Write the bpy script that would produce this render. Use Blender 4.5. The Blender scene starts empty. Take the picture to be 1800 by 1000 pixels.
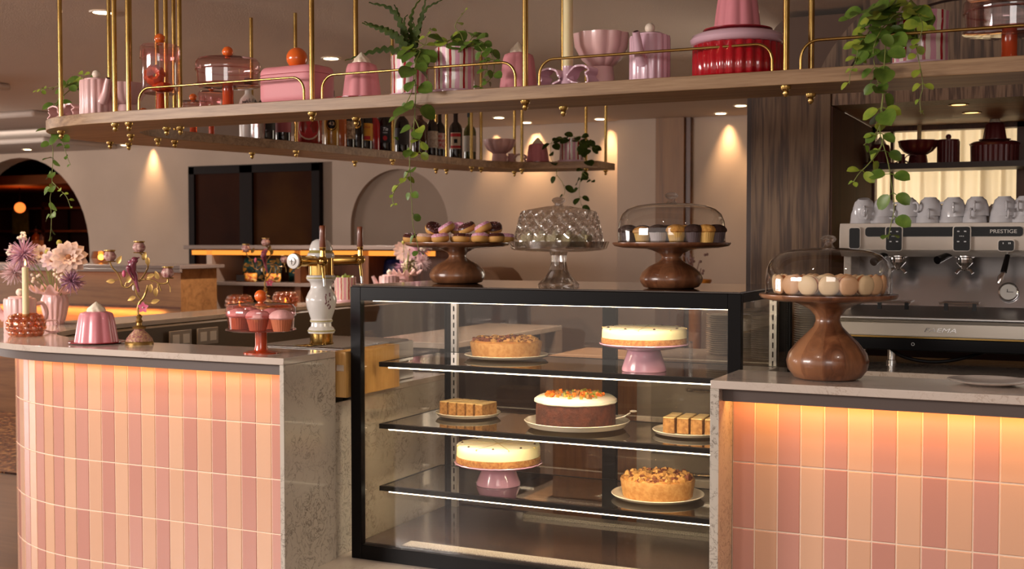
import bpy, math, random
from mathutils import Vector, Matrix
from math import sin, cos, pi, sqrt, radians
R = random.Random(11)
C = bpy.context.scene.collection
V = Vector
# ---- survey of the place: eye height, heading and lens, used to fix real positions on real planes
H = 1.517; FPX = 2100.0; YAW = radians(25.4); PIT = math.atan(75/2100)
FWD = V((-sin(YAW)*cos(PIT), cos(YAW)*cos(PIT), -sin(PIT)))
RT = V((cos(YAW), sin(YAW), 0)); UP = V((-sin(YAW)*sin(PIT), cos(YAW)*sin(PIT), cos(PIT)))
EYE = V((0, 0, H))
def ray(x, y): return FWD + RT*((x-900)/FPX) + UP*((500-y)/FPX)
def OZ(x, y, z): d = ray(x, y); return EYE + d*((z-H)/d.z)
def OY(x, y, v): d = ray(x, y); return EYE + d*(v/d.y)
def UX(x, v): return OY(x, 425, v).x
def depth(p): return (V(p)-EYE).dot(FWD)
def base(x, yf, z, r):
    p = OZ(x, yf, z); d = ray(x, yf); d.z = 0; d.normalize(); return p + d*r
def face(p):                      # heading of a thing turned towards the room's front
    return math.atan2(-p[1], -p[0])
def lin(c): c /= 255.0; return c/12.92 if c <= .04045 else ((c+.055)/1.055)**2.4
def rgb(t): return (lin(t[0]), lin(t[1]), lin(t[2]), 1)
# ---- mesh collector
class MB:
    def __init__(s): s.v = []; s.f = []; s.m = []
    def add(s, vs, fs, mi=0):
        o = len(s.v); s.v += [tuple(p) for p in vs]
        for f in fs: s.f.append(tuple(i+o for i in f)); s.m.append(mi)
        return s
    def lathe(s, prof, n=32, c=(0, 0, 0), fl=None, mi=0, tw=0, M=None):
        vs = []; fs = []; rows = []
        for k, (r, z) in enumerate(prof):
            if r < 1e-6: rows.append([len(vs)]); vs.append(V((0, 0, z)))
            else:
                row = []
                for i in range(n):
                    th = 2*pi*i/n; rr = r if fl is None else fl(th+tw*z, r, z)
                    row.append(len(vs)); vs.append(V((rr*cos(th), rr*sin(th), z)))
                rows.append(row)
        for a, b in zip(rows, rows[1:]):
            for i in range(n):
                j = (i+1) % n
                if len(a) == 1 and len(b) == 1: continue
                if len(a) == 1: fs.append((a[0], b[j], b[i]))
                elif len(b) == 1: fs.append((a[i], a[j], b[0]))
                else: fs.append((a[i], a[j], b[j], b[i]))
        if M is not None: vs = [M @ p for p in vs]
        return s.add([p+V(c) for p in vs], fs, mi)
    def tube(s, pts, r, n=8, mi=0, closed=False):
        pts = [V(p) for p in pts]; L = len(pts)
        rs = r if isinstance(r, (list, tuple)) else [r]*L
        vs = []; fs = []; nrm = None
        for i, p in enumerate(pts):
            if closed: t = pts[(i+1) % L]-pts[i-1]
            else: t = pts[min(i+1, L-1)]-pts[max(i-1, 0)]
            t = t.normalized() if t.length > 1e-9 else V((0, 0, 1))
            if nrm is None:
                nrm = t.cross(V((0, 0, 1)))
                if nrm.length < .05: nrm = t.cross(V((0, 1, 0)))
            nrm = nrm - t*nrm.dot(t); nrm.normalize(); b = t.cross(nrm)
            for k in range(n):
                a = 2*pi*k/n; vs.append(p+(nrm*cos(a)+b*sin(a))*rs[i])
        for i in range(L if closed else L-1):
            for k in range(n):
                a0 = i*n; b0 = ((i+1) % L)*n; j = (k+1) % n
                fs.append((a0+k, a0+j, b0+j, b0+k))
        if not closed:
            fs.append(tuple(range(n))[::-1]); fs.append(tuple((L-1)*n+k for k in range(n)))
        return s.add(vs, fs, mi)
    def ball(s, c, r, n=16, sc=(1, 1, 1), mi=0, M=None):
        m = max(4, n//2)
        pr = [(r*sin(pi*i/m) if 0 < i < m else 0, -r*cos(pi*i/m)) for i in range(m+1)]
        S = Matrix.Diagonal(V(sc))
        return s.lathe(pr, n, c, mi=mi, M=S if M is None else M @ S)
    def box(s, c, d, rz=0, mi=0, M=None):
        x, y, z = d[0]/2, d[1]/2, d[2]/2
        vs = [V((a*x, b*y, e*z)) for a in (-1, 1) for b in (-1, 1) for e in (-1, 1)]
        if rz: Q = Matrix.Rotation(rz, 3, 'Z'); vs = [Q @ p for p in vs]
        if M is not None: vs = [M @ p for p in vs]
        return s.add([p+V(c) for p in vs], [(0, 1, 3, 2), (4, 6, 7, 5), (0, 4, 5, 1), (2, 3, 7, 6), (0, 2, 6, 4), (1, 5, 7, 3)], mi)
    def bb(s, x0, x1, y0, y1, z0, z1, mi=0):
        return s.box(((x0+x1)/2, (y0+y1)/2, (z0+z1)/2), (abs(x1-x0), abs(y1-y0), abs(z1-z0)), mi=mi)
    def prism(s, poly, z0, z1, mi=0, M=None):
        n = len(poly); vs = [V((p[0], p[1], z0)) for p in poly]+[V((p[0], p[1], z1)) for p in poly]
        if M is not None: vs = [M @ p for p in vs]
        fs = [tuple(range(n))[::-1], tuple(range(n, 2*n))]+[(i, (i+1) % n, n+(i+1) % n, n+i) for i in range(n)]
        return s.add(vs, fs, mi)
    def ring(s, outer, inner, z0, z1, mi=0):
        n = len(outer); vs = []
        for z in (z0, z1):
            vs += [V((p[0], p[1], z)) for p in outer]+[V((p[0], p[1], z)) for p in inner]
        fs = []
        for i in range(n-1):
            a, b, c, d = i, i+1, n+i+1, n+i; t = 2*n
            fs += [(a, d, c, b), (a+t, b+t, c+t, d+t), (a, b, b+t, a+t), (c, d, d+t, c+t)]
        fs += [(0, 2*n, 3*n, n), (n-1, 2*n-1, 4*n-1, 3*n-1)]
        return s.add(vs, fs, mi)
    def leaf(s, p, d, up, L, W, mi=0, fold=.25, tip=.8, rnd=.75):
        d = V(d).normalized(); up = V(up); sd = d.cross(up)
        if sd.length < .01: sd = d.cross(V((1, 0, .3)))
        sd.normalize(); nn = sd.cross(d); vs = []; fs = []; K = 6
        for i in range(K+1):
            t = i/K; w = W/2*sin(pi*min(1, t**tip*.97+.03))**rnd; q = V(p)+d*L*t-nn*L*.18*t*t
            vs += [q-sd*w+nn*w*fold, q, q+sd*w+nn*w*fold]
        for i in range(K):
            a = 3*i; fs += [(a, a+1, a+4, a+3), (a+1, a+2, a+5, a+4)]
        return s.add(vs, fs, mi)
    def build(s, name, mat, parent=None, sharp=40, bevel=0, bseg=2, loc=None, sub=0, flat=False):
        me = bpy.data.meshes.new(name); me.from_pydata(s.v, [], s.f); me.validate()
        mats = mat if isinstance(mat, (list, tuple)) else [mat]
        for m in mats: me.materials.append(m)
        if len(mats) > 1:
            for p, i in zip(me.polygons, s.m): p.material_index = i
        import bmesh
        b = bmesh.new(); b.from_mesh(me); bmesh.ops.recalc_face_normals(b, faces=b.faces); b.to_mesh(me); b.free()
        if not flat:
            me.polygons.foreach_set('use_smooth', [True]*len(me.polygons)); me.set_sharp_from_angle(angle=radians(sharp))
        o = bpy.data.objects.new(name, me); C.objects.link(o)
        if parent is not None: o.parent = parent
        if loc is not None: o.location = loc
        if bevel:
            q = o.modifiers.new('bevel', 'BEVEL'); q.width = bevel; q.segments = bseg; q.limit_method = 'ANGLE'; q.angle_limit = radians(35)
        if sub:
            q = o.modifiers.new('sub', 'SUBSURF'); q.levels = q.render_levels = sub
        return o
def tag(o, label=None, cat=None, group=None, kind=None):
    if label: o['label'] = label
    if cat: o['category'] = cat
    if group: o['group'] = group
    if kind: o['kind'] = kind
    return o
def thing(name, label, cat, loc=(0, 0, 0), rz=0, group=None):
    o = bpy.data.objects.new(name, None); C.objects.link(o); o.empty_display_size = .05
    o.location = loc; o.rotation_euler = (0, 0, rz); return tag(o, label, cat, group)
def dup(root, loc=None, rz=None, label=None, group=None, parent=None, scale=None):
    r = root.copy(); C.objects.link(r); r.parent = parent
    if parent is None:
        if loc is not None: r.location = loc
        if rz is not None: r.rotation_euler = (0, 0, rz) if not isinstance(rz, tuple) else rz
        if scale: r.scale = scale if isinstance(scale, tuple) else (scale,)*3
        if label: r['label'] = label
        if group: r['group'] = group
    for ch in list(root.children): dup(ch, parent=r)
    return r
def cat_rom(pts, k=6):
    P = [V(p) for p in pts]; P = [P[0]*2-P[1]]+P+[P[-1]*2-P[-2]]; out = []
    for i in range(1, len(P)-2):
        a, b, c, d = P[i-1:i+3]
        for j in range(k):
            t = j/k
            out.append(.5*((2*b)+(c-a)*t+(2*a-5*b+4*c-d)*t*t+(3*b-a-3*c+d)*t**3))
    out.append(P[-2]); return out
def resample(pts, n):
    P = [V(p) for p in pts]; L = [0]
    for a, b in zip(P, P[1:]): L.append(L[-1]+(b-a).length)
    out = []; j = 0
    for i in range(n):
        s = L[-1]*i/(n-1)
        while j < len(L)-2 and L[j+1] < s: j += 1
        t = (s-L[j])/max(1e-9, L[j+1]-L[j]); out.append(P[j].lerp(P[j+1], t))
    return out
def lobes(n, a): return lambda th, r, z: r*(1-a*(1-abs(sin(n*th/2))))
def waves(n, a): return lambda th, r, z: r*(1+a*cos(n*th))
def structure(o): o['kind'] = 'structure'; return o
ORD = 'first second third fourth fifth sixth seventh eighth ninth tenth eleventh twelfth thirteenth fourteenth fifteenth sixteenth seventeenth eighteenth nineteenth twentieth twenty-first twenty-second twenty-third twenty-fourth twenty-fifth twenty-sixth twenty-seventh twenty-eighth'.split()
def text(s, size, mat, parent, loc, rot, name='lettering', ext=.0006, align='CENTER', shear=0, sx=1, space=1):
    cu = bpy.data.curves.new(name, 'FONT'); cu.body = s; cu.size = size; cu.extrude = ext; cu.align_x = align; cu.align_y = 'CENTER'; cu.shear = shear; cu.space_character = space
    cu.materials.append(mat); tmp = bpy.data.objects.new(name, cu); me = bpy.data.meshes.new_from_object(tmp); bpy.data.objects.remove(tmp)
    o = bpy.data.objects.new(name, me); C.objects.link(o); o.parent = parent; o.location = loc; o.rotation_euler = rot; o.scale = (sx, 1, 1); return o
# ---- materials
def nt(name):
    m = bpy.data.materials.new(name); m.use_nodes = True; t = m.node_tree; t.nodes.clear()
    o = t.nodes.new('ShaderNodeOutputMaterial'); return m, t, o
def coords(t, sc=(1, 1, 1), rot=(0, 0, 0)):
    c = t.nodes.new('ShaderNodeTexCoord'); mp = t.nodes.new('ShaderNodeMapping'); mp.inputs['Scale'].default_value = sc; mp.inputs['Rotation'].default_value = rot
    t.links.new(c.outputs['Object'], mp.inputs['Vector']); return mp.outputs['Vector']
def ramp(t, fac, stops, interp='LINEAR'):
    r = t.nodes.new('ShaderNodeValToRGB'); e = r.color_ramp.elements; r.color_ramp.interpolation = interp
    while len(e) < len(stops): e.new(.5)
    for i, (p, c) in enumerate(stops): e[i].position = p; e[i].color = rgb(c) if len(c) == 3 else c
    t.links.new(fac, r.inputs['Fac']); return r.outputs['Color']
def noise(t, vec, sc, det=3, ro=.5, dist=0):
    n = t.nodes.new('ShaderNodeTexNoise'); n.inputs['Scale'].default_value = sc; n.inputs['Detail'].default_value = det; n.inputs['Roughness'].default_value = ro; n.inputs['Distortion'].default_value = dist
    t.links.new(vec, n.inputs['Vector']); return n.outputs['Fac']
def mth(t, op, a, b=None):
    n = t.nodes.new('ShaderNodeMath'); n.operation = op
    for i, x in enumerate((a, b)):
        if x is None: continue
        if isinstance(x, (int, float)): n.inputs[i].default_value = x
        else: t.links.new(x, n.inputs[i])
    return n.outputs[0]
def mixc(t, fac, a, b):
    n = t.nodes.new('ShaderNodeMix'); n.data_type = 'RGBA'
    for k, x in ((0, fac), (6, a), (7, b)):
        if isinstance(x, (int, float)): n.inputs[k].default_value = x
        elif isinstance(x, tuple): n.inputs[k].default_value = rgb(x)
        else: t.links.new(x, n.inputs[k])
    return n.outputs[2]
def pbr(t, o, col, rough=.5, metal=0, coat=0, trans=0, sss=0, spec=None, ior=None, bump=None, bstr=.3, bdist=.002, emit=None, es=0, alpha=None):
    b = t.nodes.new('ShaderNodeBsdfPrincipled'); I = b.inputs
    if isinstance(col, tuple): I['Base Color'].default_value = rgb(col)
    else: t.links.new(col, I['Base Color'])
    I['Metallic'].default_value = metal; I['Coat Weight'].default_value = coat; I['Coat Roughness'].default_value = .05; I['Transmission Weight'].default_value = trans
    if isinstance(rough, (int, float)): I['Roughness'].default_value = rough
    else: t.links.new(rough, I['Roughness'])
    if sss: I['Subsurface Weight'].default_value = sss; I['Subsurface Radius'].default_value = (.02, .01, .006); I['Subsurface Scale'].default_value = .5
    if spec is not None: I['Specular IOR Level'].default_value = spec
    if ior: I['IOR'].default_value = ior
    if emit: I['Emission Color'].default_value = rgb(emit); I['Emission Strength'].default_value = es
    if bump is not None:
        n = t.nodes.new('ShaderNodeBump'); n.inputs['Strength'].default_value = bstr; n.inputs['Distance'].default_value = bdist
        t.links.new(bump, n.inputs['Height']); t.links.new(n.outputs['Normal'], I['Normal'])
    t.links.new(b.outputs[0], o.inputs['Surface']); return b
def Mt(name, col, rough=.5, var=None, bump=None, **k):
    """plain material; var=(scale, other colour) mottles it, bump=(scale, strength, distance) roughens it"""
    m, t, o = nt(name); c = col; bp = None
    if var: c = mixc(t, ramp(t, noise(t, coords(t), var[0], 4), [(.35, (0, 0, 0)), (.65, (255, 255, 255))]), col, var[1])
    if bump: bp = noise(t, coords(t), bump[0], 4); k['bstr'] = bump[1]; k['bdist'] = bump[2] if len(bump) > 2 else .002
    pbr(t, o, c, rough, bump=bp, **k); return m
def wood(name, c1, c2, c3, axis='x', s=1, rough=.45, coat=0, bs=.15):
    m, t, o = nt(name); sc = {'x': (1.2, 22, 22), 'y': (22, 1.2, 22), 'z': (22, 22, 1.2)}[axis]; sc = tuple(a*s for a in sc)
    v = coords(t, sc); big = noise(t, v, 1.0, 5, .6, 1.2); fine = noise(t, v, 7, 3, .6)
    f = mth(t, 'ADD', mth(t, 'MULTIPLY', big, .7), mth(t, 'MULTIPLY', fine, .3))
    pbr(t, o, ramp(t, f, [(.33, c1), (.5, c2), (.68, c3)]), rough, coat=coat, bump=fine, bstr=bs, bdist=.001); return m
def wood2(name, c1, c2, c3, s=1, rough=.5):
    """oak with cathedral figure, grain running up"""
    m, t, o = nt(name); v = coords(t, (s, s, s*.075)); w = t.nodes.new('ShaderNodeTexWave'); w.wave_type = 'RINGS'; w.rings_direction = 'SPHERICAL'
    for k, x in (('Scale', 11), ('Distortion', 11), ('Detail', 3), ('Detail Scale', 1.6), ('Detail Roughness', .6)): w.inputs[k].default_value = x
    t.links.new(v, w.inputs['Vector']); fine = noise(t, coords(t, (70*s, 70*s, 2.5*s)), 1.5, 3, .6)
    f = mth(t, 'ADD', mth(t, 'MULTIPLY', w.outputs['Fac'], .45), mth(t, 'MULTIPLY', fine, .55))
    pbr(t, o, ramp(t, f, [(.25, c1), (.45, c2), (.75, c3)]), rough, bump=fine, bstr=.2, bdist=.001); return m
def walnut(name, n=11):
    m, t, o = nt(name); v = coords(t); sp = t.nodes.new('ShaderNodeSeparateXYZ'); t.links.new(v, sp.inputs[0])
    k = mth(t, 'FLOOR', mth(t, 'MULTIPLY', mth(t, 'ARCTAN2', sp.outputs[1], sp.outputs[0]), n/(2*pi)))
    w = t.nodes.new('ShaderNodeTexWhiteNoise'); w.noise_dimensions = '1D'; t.links.new(mth(t, 'ADD', k, 37.3), w.inputs['W'])
    g = noise(t, coords(t, (9, 9, 2.2)), 1.6, 5, .6, 2.0)
    c = ramp(t, g, [(.3, (76, 44, 28)), (.5, (116, 71, 46)), (.7, (148, 97, 64))])
    c2 = mixc(t, mth(t, 'MULTIPLY', w.outputs['Value'], .85), c, (168, 118, 82))
    pbr(t, o, c2, .28, coat=.4); return m
def marble(name, c1=(208, 196, 184), c2=(190, 178, 166), vein=(128, 104, 88), s=1, rough=.22, cov=(.47, .62)):
    m, t, o = nt(name); v = coords(t); a = noise(t, v, 2.2*s, 6, .62, 1.0); b = noise(t, v, 9*s, 6, .65, 1.6)
    d = mth(t, 'ABSOLUTE', mth(t, 'SUBTRACT', b, .5)); f = ramp(t, d, [(0, (255, 255, 255)), (.014, (120, 120, 120)), (.035, (0, 0, 0))])
    g = ramp(t, a, [(cov[0], (0, 0, 0)), (cov[1], (255, 255, 255))]); k = mth(t, 'MULTIPLY', f, g)
    pbr(t, o, mixc(t, k, mixc(t, a, c1, c2), vein), rough, coat=.2); return m
def glass(name, tint=(255, 255, 255), refl=1.0, rough=.02, base=.04, fac=None, bump=None, bd=.002):
    """thin clear pane or shell: see-through with a Fresnel sheen"""
    m, t, o = nt(name); a = t.nodes.new('ShaderNodeBsdfTransparent'); a.inputs[0].default_value = rgb(tint)
    g = t.nodes.new('ShaderNodeBsdfGlossy'); g.inputs['Roughness'].default_value = rough
    lw = t.nodes.new('ShaderNodeFresnel'); gm = t.nodes.new('ShaderNodeNewGeometry')
    t.links.new(mth(t, 'SUBTRACT', 1.5, mth(t, 'MULTIPLY', gm.outputs['Backfacing'], 1.5-1/1.5)), lw.inputs['IOR'])   # same sheen from inside and out
    f = mth(t, 'MINIMUM', mth(t, 'ADD', mth(t, 'MULTIPLY', lw.outputs[0], refl), base-.04), 1)
    if bump:
        n = t.nodes.new('ShaderNodeBump'); n.inputs['Strength'].default_value = bump[1]; n.inputs['Distance'].default_value = bd
        t.links.new(noise(t, coords(t), bump[0], 2), n.inputs['Height']); t.links.new(n.outputs[0], g.inputs['Normal'])
    x = t.nodes.new('ShaderNodeMixShader'); t.links.new(f, x.inputs[0]); t.links.new(a.outputs[0], x.inputs[1]); t.links.new(g.outputs[0], x.inputs[2])
    t.links.new(x.outputs[0], o.inputs['Surface']); return m
def crystal(name, tint=(240, 236, 232), mixf=.55):
    m, t, o = nt(name); a = t.nodes.new('ShaderNodeBsdfTransparent'); a.inputs[0].default_value = rgb((215, 208, 204))
    a.inputs[0].default_value = rgb((246, 243, 240)); g = t.nodes.new('ShaderNodeBsdfGlass'); g.inputs['Color'].default_value = rgb(tint); g.inputs['Roughness'].default_value = .03; g.inputs['IOR'].default_value = 1.35
    s = t.nodes.new('ShaderNodeBsdfGlossy'); s.inputs['Roughness'].default_value = .06; s.inputs['Color'].default_value = (1, 1, 1, 1)
    y = t.nodes.new('ShaderNodeMixShader'); y.inputs[0].default_value = .3; t.links.new(a.outputs[0], y.inputs[1]); t.links.new(g.outputs[0], y.inputs[2])
    x = t.nodes.new('ShaderNodeMixShader'); x.inputs[0].default_value = .3; t.links.new(y.outputs[0], x.inputs[1]); t.links.new(s.outputs[0], x.inputs[2])
    t.links.new(x.outputs[0], o.inputs['Surface']); return m
def emit(name, col, s):
    m, t, o = nt(name); e = t.nodes.new('ShaderNodeEmission'); e.inputs[0].default_value = rgb(col); e.inputs[1].default_value = s; t.links.new(e.outputs[0], o.inputs['Surface']); return m
def stripes(name):
    m, t, o = nt(name); v = coords(t); sp = t.nodes.new('ShaderNodeSeparateXYZ'); t.links.new(v, sp.inputs[0])
    w = mth(t, 'MULTIPLY', mth(t, 'SUBTRACT', noise(t, v, 30, 1), .5), .12)
    f = mth(t, 'FRACT', mth(t, 'ADD', mth(t, 'MULTIPLY', mth(t, 'ARCTAN2', sp.outputs[1], sp.outputs[0]), 9/(2*pi)), mth(t, 'ADD', w, 5)))
    W = (236, 222, 206)
    c = ramp(t, f, [(0, (176, 24, 40)), (.17, W), (.42, (222, 158, 178)), (.74, W)], 'CONSTANT')
    pbr(t, o, c, .18, coat=.4); return m
PINK = Mt('pink_ceramic', (232, 188, 184), .3, coat=.3); ROSE = Mt('rose_enamel', (224, 140, 150), .34, coat=.25); LILAC = Mt('lilac_ceramic', (226, 186, 200), .2, coat=.5)
CREAM = Mt('cream_white', (240, 224, 204), .35); WHITE = Mt('white_ceramic', (226, 222, 216), .16, coat=.4); IVORY = Mt('ivory_wax', (240, 224, 176), .5, sss=.3)
ORANGE = Mt('orange_glaze', (240, 110, 40), .2, coat=.4); RED = Mt('red_glaze', (176, 18, 32), .14, coat=.6); DRED = Mt('dark_red_enamel', (150, 22, 38), .2, coat=.5)
BRASS = Mt('brushed_brass', (206, 172, 104), .24, metal=1, var=(9, (180, 142, 78))); GOLD = Mt('polished_gold', (212, 172, 98), .14, metal=1)
STEEL = Mt('brushed_steel', (190, 187, 184), .36, metal=1); CHROME = Mt('chrome', (222, 220, 218), .14, metal=1)
BLACK = Mt('black_metal', (9, 6, 6), .35, spec=.15); PLAST = Mt('black_plastic', (12, 11, 13), .2, spec=.3); GREYT = Mt('grey_trim', (92, 78, 72), .5)
OAK = wood('oak_shelf', (112, 84, 56), (152, 118, 84), (178, 145, 108), 'x', 1.3); OAKD = wood2('dark_oak', (68, 43, 22), (98, 71, 46), (122, 93, 64)); ROSEM = Mt('matte_rose', (230, 148, 154), .55)
WAL = walnut('walnut_staves'); MARB = marble('veined_marble', (206, 192, 180), (192, 178, 166), (160, 138, 122), 1.6, .14); MARBV = marble('veined_marble_panel', (200, 192, 180), (184, 174, 160), (88, 72, 60), 1.7, .3, (.42, .56))
BROWN = wood('brown_veneer', (70, 38, 20), (96, 54, 28), (112, 66, 36), 'z', .5, .4); HONEY = wood('honey_wood', (150, 100, 50), (180, 126, 68), (198, 146, 86), 'z', .7)
CLEAR = glass('clear_glass', (254, 254, 253), 1.9, .015, .055); PANE = glass('display_pane', (251, 249, 246), .9, .01, .04); PGL = glass('pink_glass', (255, 231, 232), 1.3, .03, .08)
OGL = Mt('orange_glass', (226, 84, 36), .12, trans=.35, coat=.5); AMBER = glass('amber_glass', (254, 226, 200), 1.6, .04, .14); CRYS = crystal('cut_crystal')
LEAFM = Mt('leaf_green', (104, 130, 48), .4, var=(30, (76, 104, 36))); LEAFY = Mt('young_leaf', (160, 170, 60), .4, var=(30, (120, 146, 50))); LEAFD = Mt('dark_leaf', (62, 76, 24), .6, var=(20, (44, 58, 16)), spec=.15); STEM = Mt('green_stem', (124, 130, 62), .6)
STRIPE = stripes('striped_glaze'); SOIL = Mt('soil', (40, 28, 20), .9, bump=(60, .6))
FLAME = emit('flame', (255, 190, 90), 9); LEDW = emit('led_white', (255, 236, 204), 9); LEDO = emit('led_amber', (255, 168, 84), 7)
# ================= the room =================
PLASTER = Mt('warm_plaster', (200, 178, 160), .85, var=(1.3, (190, 168, 150)), bump=(90, .12)); CEIL = Mt('ceiling_plaster', (216, 202, 190), .9, bump=(130, .5, .004))
PLASTL = Mt('pale_plaster', (206, 192, 182), .85)
FLOORM = wood('floor_boards', (66, 46, 32), (88, 64, 44), (106, 80, 58), 'x', .35, .35)
DBROWN = Mt('dark_brown_paint', (58, 24, 14), .5); BLK2 = Mt('near_black_frame', (26, 14, 10), .6, spec=.15)
structure(MB().bb(-18, 6, -6, 14.5, -.1, 0).build('floor', FLOORM))
structure(MB().bb(-18, 6, -1.2, 14.5, 2.66, 2.8).build('ceiling', CEIL))
WB = 10.7
def arch_top(mb, u0, u1, spring, top, y0, y1, n=24):
    c, r = (u0+u1)/2, (u1-u0)/2; pts = [(u0, top), (u0, spring)]+[(c-r*cos(pi*i/n), spring+r*sin(pi*i/n)) for i in range(1, n)]+[(u1, spring), (u1, top)]
    # split into strips so the opening stays clean
    arc = [(c-r*cos(pi*i/n), spring+r*sin(pi*i/n)) for i in range(n+1)]
    for (a, za), (b, zb) in zip(arc, arc[1:]):
        vs = [(a, y0, za), (b, y0, zb), (b, y0, top), (a, y0, top), (a, y1, za), (b, y1, zb), (b, y1, top), (a, y1, top)]
        mb.add(vs, [(0, 1, 2, 3), (4, 7, 6, 5), (0, 4, 5, 1), (3, 2, 6, 7)])
w = MB()
for a, b, z0 in ((-17.9, -12.91, 0), (-10.65, -9.14, 0), (-9.14, -7.2, 2.37), (-7.2, -6.97, 0), (-5.8, 6, 0)): w.bb(a, b, WB, WB+.07, z0, 2.66)
arch_top(w, -12.91, -10.65, 1.42, 2.66, WB, WB+.25); arch_top(w, -6.97, -5.8, 1.685, 2.66, WB, WB+.07)
structure(w.build('wall_back', PLASTER))
structure(MB().bb(-9.3, -5.6, WB+.07, WB+.3, 0, 2.66).build('wall_niche', Mt('shaded_niche_plaster', (164, 142, 124), .85, var=(1.3, (156, 134, 116)))))  # recess shade is put into this darker plaster colour
structure(MB().bb(-18, -17.9, -6, 14.5, 0, 2.66).build('wall_left', PLASTER)); structure(MB().bb(5.9, 6, -6, 14.5, 0, 2.66).build('wall_right', PLASTER))
structure(MB().bb(-17.9, -8.9, 13.6, 13.8, 0, 2.66).build('wall_bar', DBROWN)); structure(MB().bb(-9.0, -8.9, 10.95, 13.6, 0, 2.66).build('wall_bar_side', DBROWN))
# stepped cove on the left of the ceiling
for k, (y0, y1, z, u1) in enumerate(((9.6, 10.7, 2.60, -10.2), (7.6, 8.3, 2.60, -8.2), (5.8, 6.3, 2.61, -7.0))):
    structure(MB().bb(-17.9, u1, y0, y1, z, 2.66).build('trim_%d' % (k+1), PLASTL, bevel=.02))
structure(MB().bb(-3.56, -3.29, 10.6, WB, 0, 2.66).build('trim_4', wood('honey_post', (104, 66, 26), (132, 86, 38), (146, 98, 48), 'z', .4))); structure(MB().bb(-3.29, -3.24, 10.64, WB, 0, 2.66).build('trim_5', BROWN))
structure(MB().bb(-3.95, -3.56, 10.63, WB, 0, 2.66).build('trim_6', PLASTER))
# dark sliding door in the niche
d = tag(bpy.data.objects.new('door_1', None), kind='structure'); C.objects.link(d); d.location = (0, WB-.01, 0)
f = MB()
for a, b in ((-9.14, -9.06), (-8.42, -8.25), (-7.46, -7.36)): f.bb(a, b, 0, .07, 0, 2.36)
f.bb(-9.14, -7.36, 0, .07, 2.28, 2.37); f.bb(-9.14, -7.36, 0, .07, 0, .1); f.build('door_frame', BLK2, d)
SMOKED = Mt('smoked_panel', (62, 30, 14), .6, spec=.05, var=(1.2, (44, 20, 10))); SMOK2 = Mt('smoked_veneer', (76, 44, 14), .6, var=(1.5, (54, 26, 10)), spec=.05)
MB().bb(-9.06, -8.42, .03, .05, .1, 2.28).build('door_panel', SMOKED, d); MB().bb(-8.25, -7.46, .03, .05, .1, 2.28).build('door_panel', SMOK2, d)
# recessed ceiling lights
DL = [(180, 22), (582, 103), (877, 207), (1302, 186), (48, 254), (220, 260), (925, 236), (1055, 216), (1267, 204)]
lampm = emit('downlight_glow', (255, 226, 178), 14); ring = Mt('white_trim', (220, 205, 190), .4)
where = ['left of the brass rods', 'above the small pudding mould', 'seen under the oak shelf beside the wine bottles', 'nearest the dark oak column', 'over the dark arch at far left', 'over the wall between arch and sliding door', 'behind the far end of the hanging shelf', 'just above the end rod of the far shelf', 'washing the wall beside the honey wood post']
spots = []
for (x, y), s in zip(DL, where):
    p = OZ(x, y, 2.655)
    if y in (254, 260): p.z = 2.595; p = V((OY(x, y, 10.25).x, 10.25, 2.597))
    elif p.y > 10.3: p = V((OY(x, y, 10.42).x, 10.42, 2.655))
    t = thing('ceiling_downlight', 'round recessed ceiling spotlight '+s, 'ceiling light', p, 0, 'recessed ceiling lights')
    MB().lathe([(.046, .003), (.046, -.002), (.06, -.004), (.064, .003)], 24).build('trim_ring', ring, t)
    MB().lathe([(0, -.001), (.046, -.001)], 24).build('diffuser', lampm, t); spots.append((p, y))
# ---- tall console with lit edge and snack shelf, far behind the bar
SLATE = Mt('slate_top', (120, 104, 96), .3); PALE = Mt('pale_post', (170, 146, 130), .6)
cz = 8.4; ux = lambda x: UX(x, cz); pz = lambda x, y: OY(x, y, cz).z
T = thing('display_console', 'brown retail console with grey top and glowing amber edge, before the dark sliding door', 'console', (0, cz, 0))
u0, u1 = ux(322), ux(760); zt = 1.487
MB().bb(u0, u1, 0, .55, zt-.035, zt).build('top', SLATE, T, bevel=.004)
MB().bb(u0+.08, u1, .02, .05, zt-.085, zt-.045).build('light_strip', emit('console_led', (255, 150, 60), 1.1), T)
MB().bb(u0+.1, u1, .45, .5, 0, zt-.04).build('back_panel', BROWN, T)
MB().bb(u0+.05, u1, .0, .48, 1.135, 1.165).build('shelf', SLATE, T, bevel=.003)
for x in (365, 520, 640):
    MB().bb(ux(x)-.03, ux(x)+.03, 0.02, .46, 0, zt-.04).build('post', PALE if x == 365 else BROWN, T)
def pillow(w, h, d, n=8):
    mb = MB(); vs = []; fs = []
    for sgn in (1, -1):
        for i in range(n+1):
            for j in range(n+1):
                a, b = i/n*2-1, j/n*2-1; e = (1-a**4)*(1-b**4); vs.append((a*w/2*(1-.08*abs(b)), sgn*d/2*e**.6, (b+1)*h/2))
    m = (n+1)**2
    for s in (0, m):
        for i in range(n):
            for j in range(n):
                q = s+i*(n+1)+j; fs.append((q, q+1, q+n+2, q+n+1))
    return mb.add(vs, fs)
def bagmat(name, a, b, c):
    m, t, o = nt(name); v = coords(t); f = noise(t, v, 26, 2, .5, .6); pbr(t, o, ramp(t, f, [(.42, a), (.5, b), (.6, c)], 'CONSTANT'), .3); return m
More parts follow.
